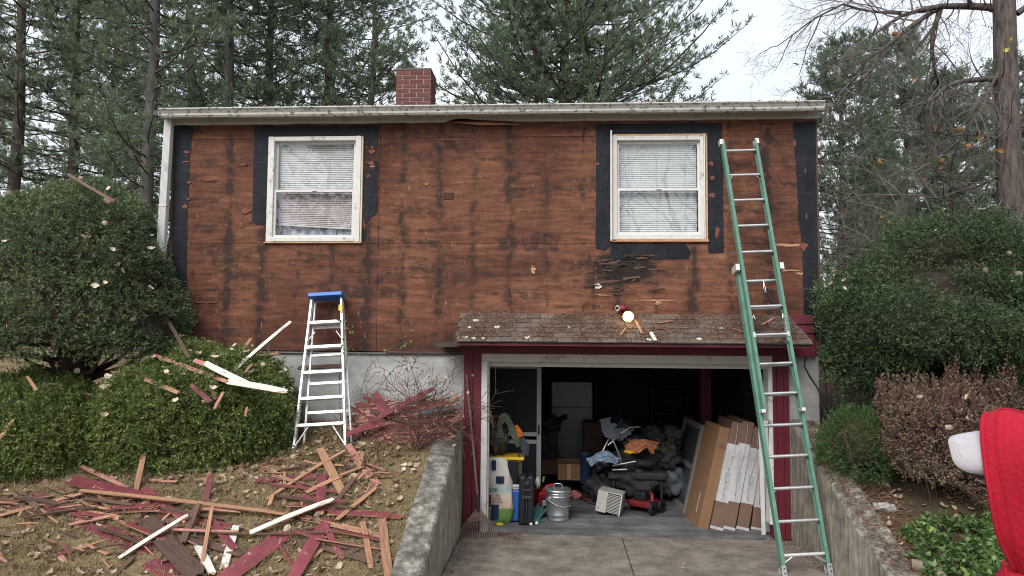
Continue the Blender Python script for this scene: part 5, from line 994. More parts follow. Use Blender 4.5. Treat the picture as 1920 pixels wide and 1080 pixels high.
# bits on the awning
for i, (x0, y0, x1, y1, w, kd, lab) in enumerate([(1190, 600, 1204, 628, 5, 'raw', 'torn cedar strip on the awning right of the lit lamp'), (1200, 602, 1216, 627, 4, 'brown', 'cedar strip beside the torn one right of the lit lamp'), (1172, 618, 1164, 632, 3, 'raw', 'short cedar sliver below the lit lamp'), (1220, 625, 1228, 640, 7, 'white', 'white paint-covered chip at the awning edge'), (1222, 615, 1245, 620, 4, 'red', 'small red chip on the awning'), (1215, 622, 1236, 618, 3, 'brown', 'dark sliver on the awning'), (1430, 610, 1450, 600, 5, 'pink', 'pinkish sliver on the awning behind the ladder'), (1375, 618, 1392, 626, 3, 'raw', 'thin sliver on the awning left of the ladder'), (1232, 608, 1262, 604, 3, 'raw', 'thin pale sliver on the awning')]):
    def aw_pt(px, py):
        d = ray(px, py); nrm = np.array([0, -sd.z, sd.y]); nrm = nrm if nrm[2] > 0 else -nrm; p_ = np.array([0, yB, zB+.012]); t = (p_-CAM).dot(nrm)/d.dot(nrm); return Vector(CAM+d*t)
    p0, p1 = aw_pt(x0, y0), aw_pt(x1, y1); p0.z += .012; p1.z += .02; board('wood_sliver', p0, p1, w/164, .005, kd, rb_, 0, lab, 'slivers on the awning', (0, -.5, .85))
rg = np.random.default_rng(9)                                                           # roof-edge leaf bits
for i in range(70):
    x = g0+.2+(g1-g0-.3)*rg.random()**(.7); o = link('leaf_scrap', LM[i % 7], house, (x, -.255+rg.random()*.04, zg+.002+rg.random()*.01), (rg.normal()*.5, rg.normal()*.5, rg.random()*6)); s = rg.uniform(.35, .8); o.scale = (s, s, s)

# ================================================================== FLOOD LIGHT
fx = at_y(1178, 594, -.20); fl = thing('flood_light', 'twin wall flood lamp, one head lit, above the shingled awning', 'lamp', (at_y(1168, 577, -.02).x, -.02, at_y(1168, 577, -.02).z)); off = Vector(fl.location)
MB().lathe([(0, 0), (.045, 0), (.045, .018), (.03, .03), (0, .03)], 16).build('wall_plate', RED, fl, rot=(math.pi/2, 0, 0))
e = fx-off; LH = mat('lamp holder', (.30, .27, .24), .5, .1, 6, 0); hd = MB(); hd.tube([(0, -.02, 0), (.01, -.05, -.02), (e.x, e.y+.13, e.z+.02), (e.x, e.y+.06, e.z+.005)], [.012, .012, .014, .026], 8).lathe([(.026, .06), (.034, .03), (.058, .005), (.062, 0)], 18, M=Matrix.Translation(e) @ Matrix.Rotation(math.pi/2, 4, 'X') @ Matrix.Scale(-1, 4, (0, 0, 1))); hd.build('lamp_head', LH, fl)
m, n, l, b = _new('lit bulb face'); em = n.new('ShaderNodeEmission'); em.inputs[0].default_value = (1, .80, .42, 1); em.inputs[1].default_value = 1.7; l.new(em.outputs[0], n['Material Output'].inputs[0]); n.remove(b)
MB().lathe([(.046, 0), (.040, .008), (.02, .013), (0, .014)], 20, M=Matrix.Translation(e) @ Matrix.Rotation(math.pi/2, 4, 'X')).build('lit_bulb', m, fl)
MB().lathe([(.046, -.002), (.062, -.002), (.062, .004), (.046, .004), (.046, -.002)], 20, M=Matrix.Translation(e) @ Matrix.Rotation(math.pi/2, 4, 'X')).build('lamp_rim', mat('glowing amber rim', (.75, .62, .30), .4, .05, 5, 0), fl)
pl_ = bpy.data.lights.new('lamp light', 'POINT'); pl_.energy = .9; pl_.color = (1, .78, .42); pl_.shadow_soft_size = .05; po = bpy.data.objects.new('lamp_light', pl_); COL.objects.link(po); po.parent = fl; po.location = e+Vector((0, -.10, .03))
q = at_y(1160, 578, -.09)-off; h2 = MB(); h2.tube([(0, -.02, 0), (.02, -.05, .0), (.015, -.07, -.002), (-.01, -.075, .0), q], [.012, .02, .034, .036, .036], 12); h2.build('lamp_head', RED, fl); MB().tube([q+Vector((-.0, 0, 0)), q+Vector((-.016, -.012, .0))], [.032, .032], 14).build('socket_rim', WHITE, fl); MB().tube([q+Vector((-.015, -.011, 0)), q+Vector((-.018, -.014, .0))], [.020, .020], 12).build('socket', BLACKP, fl)
# cable on the foundation, right
o = MB().tube([at_y(1511, 668, -.01), at_y(1508, 685, -.01), at_y(1518, 705, -.01), at_y(1532, 726, -.01), at_y(1541, 745, -.03), at_y(1540, 757, -.05), at_y(1548, 772, -.1), at_y(1562, 797, -.15)], .006, 6).build('cable', BLACKP); tag(o, 'black cable hanging down the grey foundation by the right corner', 'cable')
o = MB().tube([at_y(1543, 640, .02), at_y(1546, 700, .0), at_y(1551, 745, -.02), at_y(1553, 775, -.05)], .006, 6).build('cable', BLACKP); tag(o, 'straight dark cable beside the house corner, nearest the large yew', 'cable')

# ================================================================== GARAGE CONTENTS
def fl_at(px, py): return at_z(px, py, 0)
def put(name, label, cat, px, py, rz=0): p = fl_at(px, py); return thing(name, label, cat, (p.x, p.y, 0), rz)
def rbox(par, name, c, d, m, bev=.01, rot=None): o = MB().cbox((0, 0, 0), d).build(name, m, par, bev, Vector(c), rot); return o
# rake
rk0 = at_z(898, 1003, .0); rk1 = at_y(875, 702, -.045); rk0.y = max(rk0.y, -.30); R0 = at_y(897, 950, -.18)
rk = thing('wire_rake', 'rusty spring-tine leaf rake leaning upside-right against the red door post', 'rake', rk0); b0 = Vector(rk0)
hd_ = R0-b0; top_ = rk1-b0
MB().tube([hd_, top_], [.013, .012], 10).build('handle', mat('weathered handle', (.20, .145, .115), .8, .35, 6, .2, stretch=(2, 2, .4)), rk); dirh = (top_-hd_).normalized(); MB().tube([hd_-dirh*.05, hd_+dirh*.13], [.017, .017], 8).build('ferrule', DARKM, rk)
RUST = mat('rusty wire', (.24, .18, .155), .6, .3, 9, .1, metal=.4)
for i in range(22):
    f = (i-10.5)/10.5; xx = f*.20; e0 = hd_; e1 = Vector((xx*.92, hd_.y*.42-.02, .085)); e2 = Vector((xx, hd_.y*.12-.05, .035)); e3 = Vector((xx*1.02+.004, hd_.y*.1-.10, .004))
    MB().tube([e0, e0.lerp(e1, .6), e1, e2, e3], [.005, .005, .0048, .0045, .004], 4, cap=False).build('tine', RUST, rk)
m_ = hd_.lerp(Vector((0, hd_.y*.42-.02, .085)), .62); MB().box((-.125, m_.y-.006, m_.z-.008), (.125, m_.y+.004, m_.z+.004)).build('cross_bar', RUST, rk)
# feed bag
t = put('feed_bag', 'printed paper feed bag standing just inside the left door jamb', 'bag', 931, 979); mb = MB(); H = .74; n, mm = 28, 14; vs = []; r5 = random.Random(2)
for i in range(mm+1):
    z = H*i/mm; f = i/mm; wx = .17*(1-.10*f)*(1 if f < .93 else .9); wy = .085*(1-.35*f**3)*(1 if i else .9)
    for k in range(n): a = 6.283*k/n; c_, s_ = math.cos(a), math.sin(a); w = 1+.05*math.sin(3*a+z*17)+.04*math.sin(7*a-z*23); vs.append((wx*w*math.copysign(abs(c_)**.7, c_)+.03*math.sin(z*6), wy*w*math.copysign(abs(s_)**.7, s_), z+.012*math.sin(5*a+i)))
fs = [(i*n+k, i*n+(k+1) % n, (i+1)*n+(k+1) % n, (i+1)*n+k) for i in range(mm) for k in range(n)]; mb.add(vs, fs+[tuple(range(mm*n, mm*n+n)), tuple(reversed(range(n)))], 0, None, True)
m, nn, l, b = _new('printed feed bag'); tc = nn.new('ShaderNodeTexCoord').outputs['Object']; sp = nn.new('ShaderNodeSeparateXYZ'); l.new(tc, sp.inputs[0]); nf = _noise(nn, l, tc, 9, 4); zz_ = _math(nn, l, 'ADD', sp.outputs[2], _math(nn, l, 'MULTIPLY', _math(nn, l, 'SUBTRACT', nf, .5), .12)); col = _ramp(nn, l, _math(nn, l, 'DIVIDE', zz_, .76), [(0., (.52, .50, .46)), (.06, (.09, .20, .03)), (.20, (.16, .26, .05)), (.24, (.62, .45, .34)), (.42, (.66, .55, .45)), (.52, (.36, .50, .50)), (.60, (.62, .50, .44)), (.72, (.66, .62, .58)), (1., (.68, .66, .63))]); l.new(col, b.inputs['Base Color']); b.inputs['Roughness'].default_value = .5; _bump(nn, l, b, nf, .3, .02)
bag = mb.build('bag_body', m, t); NAVY = mat('navy print', (.012, .025, .085), .5, .1, 6, 0)
def patch(px0, py0, px1, py1, m, nm='printed_panel', k=0):
    Y = t.location.y-.092-.001*k; a, b_ = at_y(px0, py0, Y), at_y(px1, py1, Y); x0, x1, z0, z1 = a.x-t.location.x, b_.x-t.location.x, b_.z, a.z; y = -.0925-.001*k
    vs = []; 
    for i in range(5):
        f = i/4; vs += [(x0+(x1-x0)*f, y+.012*abs(f-.5), z0), (x0+(x1-x0)*f, y+.012*abs(f-.5), z1)]
    MB().add(vs, [(2*i, 2*i+2, 2*i+3, 2*i+1) for i in range(4)]).build(nm, m, t, recalc=False)
patch(921, 946, 935, 976, NAVY); patch(922, 863, 930, 882, NAVY, k=1); patch(930, 893, 945, 907, NAVY, k=2); patch(916, 928, 921, 950, mat('hen print', (.14, .02, .015), .6, .2, 6, 0), k=3)
def text(s, loc, size, m, par, rot=(math.pi/2, 0, 0), nm='printed_words', ex=.0008):
    c = bpy.data.curves.new(nm, 'FONT'); c.body = s; c.size = size; c.extrude = ex; c.align_x = 'CENTER'; c.materials.append(m); o = link(nm, c, None); dg = bpy.context.evaluated_depsgraph_get(); me = bpy.data.meshes.new_from_object(o.evaluated_get(dg)); bpy.data.objects.remove(o); return link(nm, me, par, loc, rot)
DKT = mat('dark print', (.08, .06, .06), .6, .1, 6, 0)
for s, px, py, sz in (('BOR', 924, 922, .06), ('16%', 932, 931, .04), ('LAYER', 932, 937, .035), ('PELLETS', 932, 943, .035)): p = at_y(px, py, t.location.y-.097); text(s, (p.x-t.location.x, -.0975, p.z), sz, mat('teal print', (.02, .10, .13), .6, .1, 6, 0) if s == 'BOR' else DKT, t)
# cooler, tote on it, heap of gear on the tote
t = put('cooler', 'blue cooler with white lid behind the feed bag', 'cooler', 958, 979); cp = t.location.copy(); rbox(t, 'tub', (0, .12, .19), (.36, .26, .36), BLUEP, .02); rbox(t, 'lid', (0, .12, .40), (.38, .28, .055), VINYL, .015); rbox(t, 'carry_handle', (.0, -.02, .42), (.22, .02, .03), VINYL, .006)
tt = thing('storage_tote', 'black storage tote with a yellow lid on top of the cooler', 'tote', (cp.x-.06, cp.y+.13, .43)); mb = MB(); a, b_ = .13, .19; mb.add([(-a, -.12, 0), (a, -.12, 0), (a, .12, 0), (-a, .12, 0), (-b_, -.15, .28), (b_, -.15, .28), (b_, .15, .28), (-b_, .15, .28)], [(0, 3, 2, 1), (4, 5, 6, 7), (0, 1, 5, 4), (1, 2, 6, 5), (2, 3, 7, 6), (3, 0, 4, 7)]); mb.build('tub', BLACKP, tt, .015)
rbox(tt, 'lid', (0, 0, .30), (.42, .34, .035), YELLOW, .01)
def cloth(name, pts, m, label, cat, w=.1, seed=0, parent=None, thick=.02):
    """a crumpled length of fabric along pts, width w"""
    r = random.Random(seed); P = [Vector(p) for p in pts]; Q = []
    for a, b_ in zip(P[:-1], P[1:]):
        for f in (0, .25, .5, .75): Q.append(a.lerp(b_, f))
    Q.append(P[-1]); k = 9; vs = []
    for i, p in enumerate(Q):
        d = (Q[min(i+1, len(Q)-1)]-Q[max(i-1, 0)]).normalized(); s = d.cross(Vector((0, -1, .3))); s = s.normalized() if s.length > .01 else Vector((1, 0, 0)); nrm = s.cross(d)
        for j in range(k): f = j/(k-1)-.5; vs.append(tuple(p+s*(f*w*(1+.25*math.sin(i*.8+seed)))+nrm*(thick*1.6*math.sin(j*2.1+i*.7+seed)+r.gauss(0, thick*.25))))
    o = MB().add(vs, [(i*k+j, i*k+j+1, (i+1)*k+j+1, (i+1)*k+j) for i in range(len(Q)-1) for j in range(k-1)], 0, None, True).build(name, m, parent, recalc=False); sm = o.modifiers.new('s', 'SOLIDIFY'); sm.thickness = .006; sb = o.modifiers.new('ss', 'SUBSURF'); sb.levels = sb.render_levels = 1
    if label: tag(o, label, cat)
    return o
yT = tt.location.y-.1
def clump(name, c, r, m, label=None, cat=None, seed=0, parent=None, n=14):
    rr = random.Random(seed); vs = []; k = n
    for i in range(k+1):
        th = math.pi*i/k
        for j in range(2*k): a = math.pi*j/k; w = 1+.16*math.sin(3*a+i*.9+seed)+.12*math.sin(5*a-1.3*i+seed*2)+rr.gauss(0, .05); vs.append((c[0]+r[0]*w*math.sin(th)*math.cos(a), c[1]+r[1]*w*math.sin(th)*math.sin(a), c[2]+r[2]*w*math.cos(th)))
    K = 2*k; o = MB().add(vs, [(i*K+j, i*K+(j+1) % K, (i+1)*K+(j+1) % K, (i+1)*K+j) for i in range(k) for j in range(K)], 0, None, True).build(name, m, parent, recalc=False)
    if label: tag(o, label, cat)
    return o
CAMO = mat('dark camouflage cloth', (.055, .055, .045), .9, .7, 14, .4)
clump('duffel_bag', at_y(932, 822, yT+.06), (.13, .12, .17), CAMO, 'dark camouflage bag on the yellow-lidded tote', 'bag', 3)
cloth('jacket', [at_y(938, 822, yT-.06), at_y(936, 795, yT-.06), at_y(946, 780, yT-.06), at_y(957, 795, yT-.06), at_y(966, 818, yT-.06), at_y(974, 838, yT-.04)], mat('sage green cloth', (.115, .145, .095), .85, .2, 8, .2), 'sage green jacket draped over the camouflage bag', 'jacket', .085, 2)
cloth('orange_vest', [at_y(968, 797, yT-.09), at_y(973, 808, yT-.1), at_y(976, 820, yT-.09)], mat('orange cloth', (.62, .17, .02), .7, .1, 8, .1), 'small orange cloth hanging on the sage green jacket', 'cloth', .05, 4)
cloth('backpack_strap', [at_y(978, 820, yT-.08), at_y(984, 838, yT-.08), at_y(987, 855, yT-.08)], mat('slate cloth', (.055, .065, .085), .85, .2, 8, .2), 'slate grey pouch hanging beside the tote', 'pouch', .08, 5)
cloth('tote_strap', [at_y(973, 850, yT-.05), at_y(976, 880, yT-.05), at_y(976, 905, yT-.05)], mat('grey webbing', (.15, .14, .12), .85, .2, 8, .2), 'grey webbing strap hanging down beside the tote', 'strap', .03, 6)
o = MB().tube([at_y(926, 808, .5), at_y(918, 770, .52)], .016, 8).build('wooden_pole', NEWW); tag(o, 'pale wooden tool handle behind the camouflage bag', 'handle')
# hard case
t = put('tool_case', 'black moulded carrying case standing on end', 'case', 986, 986); mb = MB(); pr = []
for s in (-1, 1):
    x0, x1 = (0, .088) if s > 0 else (-.088, 0)
    o = MB().box((x0, 0, 0), (x1, .30, .56)).build('shell', BLACKP, t, .035); o.modifiers['bevel'].segments = 4
rbox(t, 'seam', (0, -.003, .28), (.012, .012, .50), DARKM, .003); rbox(t, 'latch', (0, -.008, .40), (.09, .018, .02), DARKM, .004); rbox(t, 'latch', (0, -.008, .32), (.11, .02, .035), DARKM, .006); rbox(t, 'handle', (0, -.006, .48), (.05, .02, .05), DARKM, .006); t.rotation_euler = (0, .02, .08)
# galvanized bin
t = put('galvanized_can', 'small galvanized metal can with lid and bail handle', 'can', 1046, 980); t.location.y += .15; r0 = .142; prof = [(0, .01), (.125, .01), (.125, 0), (.129, .0), (.130, .02), (.126, .03), (.128, .06), (.132, .065), (.132, .075), (.130, .08), (.140, .27), (.145, .275), (.145, .285), (.140, .29), (.142, .30), (.147, .305), (.147, .315), (.142, .32), (.143, .34)]
MB().lathe(prof, 36).build('body', GALV, t); MB().lathe([(.153, .325), (.156, .33), (.156, .355), (.148, .362), (.10, .372), (.04, .378), (0, .378)], 36).build('lid', GALV, t)
MB().tube([(-.05, -.02, .375), (-.048, -.02, .405), (-.03, -.02, .42), (.03, -.02, .42), (.048, -.02, .405), (.05, -.02, .375)], .006, 8).build('lid_handle', GALV, t)
MB().tube([(-.142, -.045, .26), (-.11, -.12, .245), (-.02, -.165, .20), (.08, -.15, .175), (.148, -.05, .175)], .0035, 6).build('bail', WALU, t); MB().cbox((-.095, -.112, .265), (.035, .012, .04)).build('handle_ear', GALV, t, .004)
# gas can
REDPL = mat('red plastic', (.46, .012, .015), .4, .08, 7, 0); t = put('fuel_can', 'red plastic fuel can behind the galvanized can', 'fuel can', 1019, 958); t.rotation_euler = (0, 0, .3); rbox(t, 'body', (0, 0, .13), (.20, .26, .26), REDPL, .03); MB().tube([(-.03, -.06, .25), (.02, -.06, .31), (.10, -.06, .33), (.13, -.06, .29), (.12, -.06, .22)], .020, 8).build('handle', REDPL, t); MB().tube([(-.05, .0, .25), (-.07, 0, .33)], [.03, .024], 10).build('spout', BLACKP, t); rbox(t, 'warning_label', (-.03, -.132, .13), (.08, .003, .12), BLACKP, 0); rbox(t, 'warning_print', (-.03, -.1345, .13), (.055, .002, .07), TRIMG, 0)
o = MB().tube([at_y(1018, 903, .95), at_y(1020, 893, .95)], .014, 8).build('green_nozzle', mat('bright green plastic', (.08, .45, .04), .4, .1, 6, 0)); tag(o, 'bright green nozzle showing above the red fuel can', 'nozzle')
clump('oil_bottle', at_y(1008, 905, .8), (.03, .03, .06), VINYL, 'white bottle beside the red fuel can', 'bottle', 8, n=8)
o = cloth('work_gloves', [at_z(1016, 948, .12), at_z(1008, 962, .07), at_z(1000, 978, .03)], mat('teal cloth', (.085, .225, .235), .85, .2, 9, .2), 'teal cloth bundle on the floor between case and can', 'cloth', .13, 7, thick=.03)
for px, py, lab in ((996, 983, 'white round knob on the floor left of the teal cloth tip'), (1006, 981, 'white knob on the floor at the teal cloth tip')): clump('knob', at_z(px, py, .018), (.020, .02, .018), WHITE, lab, 'knob', px, n=6)
o = clump('yellow_scrap', at_z(936, 983, .012), (.045, .02, .015), YELLOW, 'crumpled yellow scrap at the foot of the feed bag', 'scrap', 5, n=6)
clump('plastic_bag', at_z(1079, 928, .05), (.075, .06, .055), mat('red white plastic film', (.50, .16, .15), .35, .5, 18, .3), 'crumpled red and white plastic bag on the floor', 'bag', 9)
# storm door standing inside
yD = 1.25; t = thing('storm_door', 'white framed screen door standing just inside the garage', 'door', (at_y(1010, 880, yD).x, yD, 0)); x1 = 0; wD = .80
DKG = mat('dull frame white', (.46, .46, .46), .5, .06, 6, 0); HD = 1.80
rbox(t, 'stile', (-.0, 0, HD/2), (.058, .03, HD), DKG, .004); rbox(t, 'stile', (-wD, 0, HD/2), (.058, .03, HD), DKG, .004); zc1, zc2 = at_y(990, 814, yD).z, at_y(990, 828, yD).z
for z in (zc1, zc2, HD-.04, .08): rbox(t, 'rail', (-wD/2, 0, z), (wD-.06, .028, .05), DKG, .004)
SCR = mat('dark screen mesh', (.022, .023, .026), .8, .2, 30, 0); rbox(t, 'screen', (-wD/2, .004, (zc1+HD)/2), (wD-.06, .004, HD-zc1-.06), SCR, 0); rbox(t, 'screen', (-wD/2, .004, zc2/2+.04), (wD-.06, .004, zc2-.10), SCR, 0); rbox(t, 'latch_handle', (-.0, -.025, zc1+.06), (.018, .03, .12), BLACKP, .004)
# fridge and clutter at the back
yF_ = 3.4; p = at_y(1072, 860, yF_); t = thing('refrigerator', 'pale refrigerator standing at the back of the garage', 'refrigerator', (p.x, yF_, 0)); FR_ = mat('fridge enamel', (.34, .34, .35), .35, .05, 5, 0); wF = at_y(1110, 760, yF_).x-at_y(1033, 760, yF_).x; zT, zM = at_y(1072, 716, yF_).z, at_y(1072, 764, yF_).z
rbox(t, 'cabinet', (0, .34, zT/2), (wF, .56, zT), FR_, .01); rbox(t, 'freezer_door', (0, .03, (zT+zM)/2+.005), (wF, .05, zT-zM-.012), FR_, .012); rbox(t, 'fridge_door', (0, .03, zM/2+.02), (wF, .05, zM-.05), FR_, .012); rbox(t, 'handle', (wF/2-.05, -.01, zM-.2), (.02, .03, .3), DKG, .005)
def simple(name, label, cat, px0, py0, px1, py1, Y, dp, m, bev=.015, rz=0, shape='box'):
    a, b_ = at_y(px0, py0, Y), at_y(px1, py1, Y); t = thing(name, label, cat, ((a.x+b_.x)/2, Y, max(0, b_.z)), rz); w, h = b_.x-a.x, a.z-max(0, b_.z); return t, w, h
t, w, h = simple('cardboard_carton', 'brown cardboard carton on the floor before the refrigerator', 'carton', 1046, 866, 1088, 901, 1.75, .3, CARD); rbox(t, 'box', (0, .16, h/2), (w, .32, h), CARD, .004); rbox(t, 'flap', (0, -.03, h), (w, .14, .006), CARD, 0, (-.7, 0, 0)); rbox(t, 'tape', (0, -.002, h/2), (.05, .003, h*.9), mat('packing tape', (.36, .25, .15), .3, .05, 4, 0), 0)
t, w, h = simple('cardboard_carton', 'darker cardboard carton behind the one before the refrigerator', 'carton', 1022, 862, 1050, 890, 2.3, .3, CARD); rbox(t, 'box', (0, .16, h/2), (w+.1, .32, h), CARD, .004); rbox(t, 'flap', (0, .28, h+.06), (w, .006, .12), CARD, 0)
t, w, h = simple('plastic_barrel', 'dark blue plastic barrel beside the cardboard carton', 'barrel', 1086, 848, 1110, 906, 1.8, .3, BLUEP); MB().lathe([(w*.46, 0), (w*.5, .05), (w*.5, h*.9), (w*.54, h*.92), (w*.54, h), (0, h)], 20).build('drum', mat('deep blue plastic', (.012, .035, .09), .5, .1, 5, 0), t); MB().lathe([(w*.55, h-.01), (w*.55, h+.015), (0, h+.015)], 20).build('rim', DARKM, t)
t, w, h = simple('grill', 'dark covered grill shape before the refrigerator door', 'grill', 1012, 783, 1050, 862, 2.5, .4, DARKM); rbox(t, 'cart', (0, .2, h*.35), (w*.8, .35, h*.7), DARKM, .02); clump('cover', (0, .2, h*.8), (w*.55, .25, h*.2), DARKM, parent=t, seed=4); MB().tube([(w*.4, .1, h*.95), (w*.75, .0, h*1.02), (w*.85, 0, h*1.02)], [.03, .04, .045], 8).build('handle', BLACKP, t)
t, w, h = simple('wooden_crate', 'dim reddish brown cabinet behind the folding chair pile', 'cabinet', 1094, 792, 1132, 850, 2.6, .4, RAWD); t.location.z = 0; h = at_y(1100, 792, 2.6).z; rbox(t, 'case', (0, .2, h/2), (w, .4, h), RAWD, .01); rbox(t, 'drawer_front', (0, -.005, h*.75), (w*.85, .012, h*.3), RAWD, .004); rbox(t, 'drawer_front', (0, -.005, h*.38), (w*.85, .012, h*.3), RAWD, .004)
t, w, h = simple('covered_shelf', 'tall black covered shelf in the dark back corner', 'shelf', 1222, 718, 1290, 870, 3.6, .4, DARKM); t.location.z = 0; h = at_y(1250, 718, 3.6).z
for k in range(4): rbox(t, 'shelf_board', (0, .2, .1+k*h/3.4), (w, .36, .025), INDARK, .002)
for s in (-1, 1): rbox(t, 'side_panel', (s*w/2, .2, h/2), (.025, .38, h), INDARK, .002)
for k in range(3): clump('stored_bundle', (random.Random(k).uniform(-.1, .1), .2, .27+k*h/3.4), (w*.4, .14, .14), DARKM, parent=t, seed=k)
rbox(house, 'red_inner_post', (at_y(1322, 730, 2.0).x, 2.0, .9), (.14, .14, 1.78), RED, .004)
SHF = thing('wall_shelf', 'high shelf with tools on the right garage wall', 'shelf', (7.0, 1.4, 1.45)); rbox(SHF, 'shelf_board', (0, 0, 0), (.22, 1.3, .02), RAWD, .002)
for k in range(4): clump('stored_bundle', (-.02, -.45+k*.28, .08), (.07, .10, .07), DARKM, parent=SHF, seed=k+20)
for s in (-.5, .5): rbox(SHF, 'bracket', (.04, s, -.06), (.14, .02, .1), DARKM, 0)
# pile: folding chair, cloths, fan heater, mower
BG = mat('blue grey canvas', (.12, .135, .16), .85, .2, 8, .2); yP = 1.15
t = thing('folding_chair', 'collapsed folding chair with blue-grey canvas on the clutter pile', 'chair', at_y(1150, 880, yP)); o0 = Vector(t.location)
for a, b_, c in (((1128, 850), (1140, 825), (1147, 820)), ((1147, 820), (1160, 850), (1166, 870)), ((1140, 835), (1165, 812), (1188, 806)), ((1150, 822), (1180, 802), (1200, 800))): MB().tube([at_y(*a, yP)-o0, at_y(*b, yP)-o0 if False else at_y(*b_, yP)-o0, at_y(*c, yP+.1)-o0], .011, 8).build('frame_tube', ALU, t)
cloth('canvas_seat', [at_y(1134, 784, yP)-o0, at_y(1138, 800, yP-.02)-o0, at_y(1150, 812, yP-.03)-o0, at_y(1166, 812, yP)-o0, at_y(1172, 822, yP+.02)-o0], BG, None, None, .17, 3, t)
t = thing('pushcart', 'dark overloaded pushcart with grey push bars under the clutter pile', 'cart', (at_y(1190, 900, yP+.3).x, yP+.35, 0)); z9 = at_y(1190, 872, yP).z; rbox(t, 'tray', (.02, 0, z9*.72), (.75, .5, .10), DARKM, .03); clump('load', (.06, 0, z9*1.02), (.36, .24, .17), DARKM, parent=t, seed=6); clump('load', (.02, -.05, z9*.55), (.30, .2, .18), DARKM, parent=t, seed=16)
for k, (x_, y_, z_, r_k) in enumerate(((-.42, .1, .2, .17), (-.38, .1, .5, .14), (.40, .0, .62, .15), (.48, .1, .3, .18), (.25, .1, .85, .13), (-.15, .25, .95, .14), (.5, .2, .85, .12))): clump('load', (x_, y_, z_), (r_k*1.2, r_k, r_k), [DARKM, BLACKP, CAMO, BG][k % 4], parent=t, seed=30+k)
for s in (-.28, .32): MB().tube([(s, -.2, 0), (s, -.2, z9*.7)], .015, 6).tube([(s, .2, 0), (s, .2, z9*.7)], .015, 6).build('leg', DARKM, t)
for (a, b_) in (((1148, 873), (1192, 865)), ((1148, 881), (1176, 880))): o = MB().tube([at_y(*a, yP+.02)-Vector(t.location), at_y(*b_, yP+.02)-Vector(t.location)], .011, 8).build('push_bar', ALU, t)
clump('seat_cushion', at_y(1192, 832, yP+.15), (.20, .16, .10), mat('black vinyl', (.02, .021, .025), .35, .2, 6, .1), 'black rounded seat cushion on top of the clutter pile', 'cushion', 12)
cloth('patterned_shirt', [at_y(1103, 868, yP-.1), at_y(1120, 857, yP-.12), at_y(1140, 856, yP-.12), at_y(1160, 866, yP-.08)], mat('pale blue print cloth', (.22, .30, .40), .85, .55, 26, .2), 'pale blue patterned shirt thrown on the clutter pile', 'shirt', .12, 9)
cloth('orange_towel', [at_y(1172, 842, yP-.05), at_y(1190, 838, yP-.1), at_y(1212, 830, yP-.1), at_y(1230, 842, yP-.06)], mat('dusty orange cloth', (.42, .16, .075), .85, .4, 18, .2), 'dusty orange towel hanging over the clutter pile', 'towel', .14, 11)
o = cloth('yellow_strap', [at_y(1170, 846, yP-.1), at_y(1182, 848, yP-.12), at_y(1192, 845, yP-.1)], YELLOW, 'short yellow strap under the dusty orange towel', 'strap', .03, 12, thick=.008)
t = thing('air_conditioner', 'tilted white window air conditioner with a slatted grille on the garage floor', 'air conditioner', (at_y(1138, 925, .85).x, .85, 0.03), 0, None, (0, .16, -.25)); wA, hA = .30, .25; AC_ = mat('yellowed plastic', (.42, .41, .38), .5, .12, 6, 0, dirt=(.2, .19, .17), dirt_at=.6); rbox(t, 'casing', (0, .14, hA/2), (wA, .26, hA), AC_, .008); rbox(t, 'front_panel', (-wA*.27, -.003, hA/2), (wA*.42, .03, hA*1.0), AC_, .006)
for k in range(13): rbox(t, 'grille_slat', (wA*.22, -.008, .022+k*.0172), (wA*.54, .012, .007), AC_, 0)
rbox(t, 'grille_shadow', (wA*.22, .004, hA/2), (wA*.54, .008, hA*.94), BLACKP, 0); rbox(t, 'grille_edge', (wA*.49, -.006, hA/2), (.012, .02, hA), VINYL, .002)
t = thing('lawn_mower', 'red lawn mower half hidden behind the clutter pile', 'mower', (at_y(1222, 925, .85).x, 1.05, 0), .9); t.scale = (.8, .8, .8); REDPL2 = mat('grimy red metal', (.16, .012, .014), .5, .3, 7, .1); rbox(t, 'deck', (.0, .1, .14), (.34, .4, .10), REDPL2, .03); rbox(t, 'engine', (-.02, .12, .25), (.2, .2, .14), BLACKP, .03); MB().tube([(-.10, -.10, .14), (-.12, -.12, .30), (-.06, -.05, .33)], [.03, .028, .02], 8).build('chute', REDPL2, t)
for x in (-.13, .13): MB().lathe([(.03, -.02), (.095, -.022), (.105, -.012), (.105, .012), (.095, .022), (.03, .02)], 20, M=Matrix.Translation((x, -.13, .105)) @ Matrix.Rotation(math.pi/2, 4, 'X')).build('wheel', BLACKP, t)
rc = random.Random(6); pts = []; 
for i in range(90):
    a = i*.42; c = at_z(1165+36*math.cos(a*.31), 936, .01); rr = .12+.08*math.sin(i*.37); pts.append((c.x+rr*1.4*math.cos(a), c.y+rr*.8*math.sin(a), .012+.02*rc.random()+(.15*max(0, math.sin(i*.21+1))**6)))
o = MB().tube(pts, .0055, 5).build('extension_cable', mat('red cord', (.34, .03, .035), .45, .1, 5, 0)); tag(o, 'tangled red extension cord on the garage floor', 'cord')
o = MB().tube([at_z(1078, 930, .01), at_z(1095, 938, .008), at_z(1110, 945, .008), at_z(1130, 946, .008)], .006, 5).build('black_cable', BLACKP); tag(o, 'black cord running over the garage floor to the red one', 'cord')
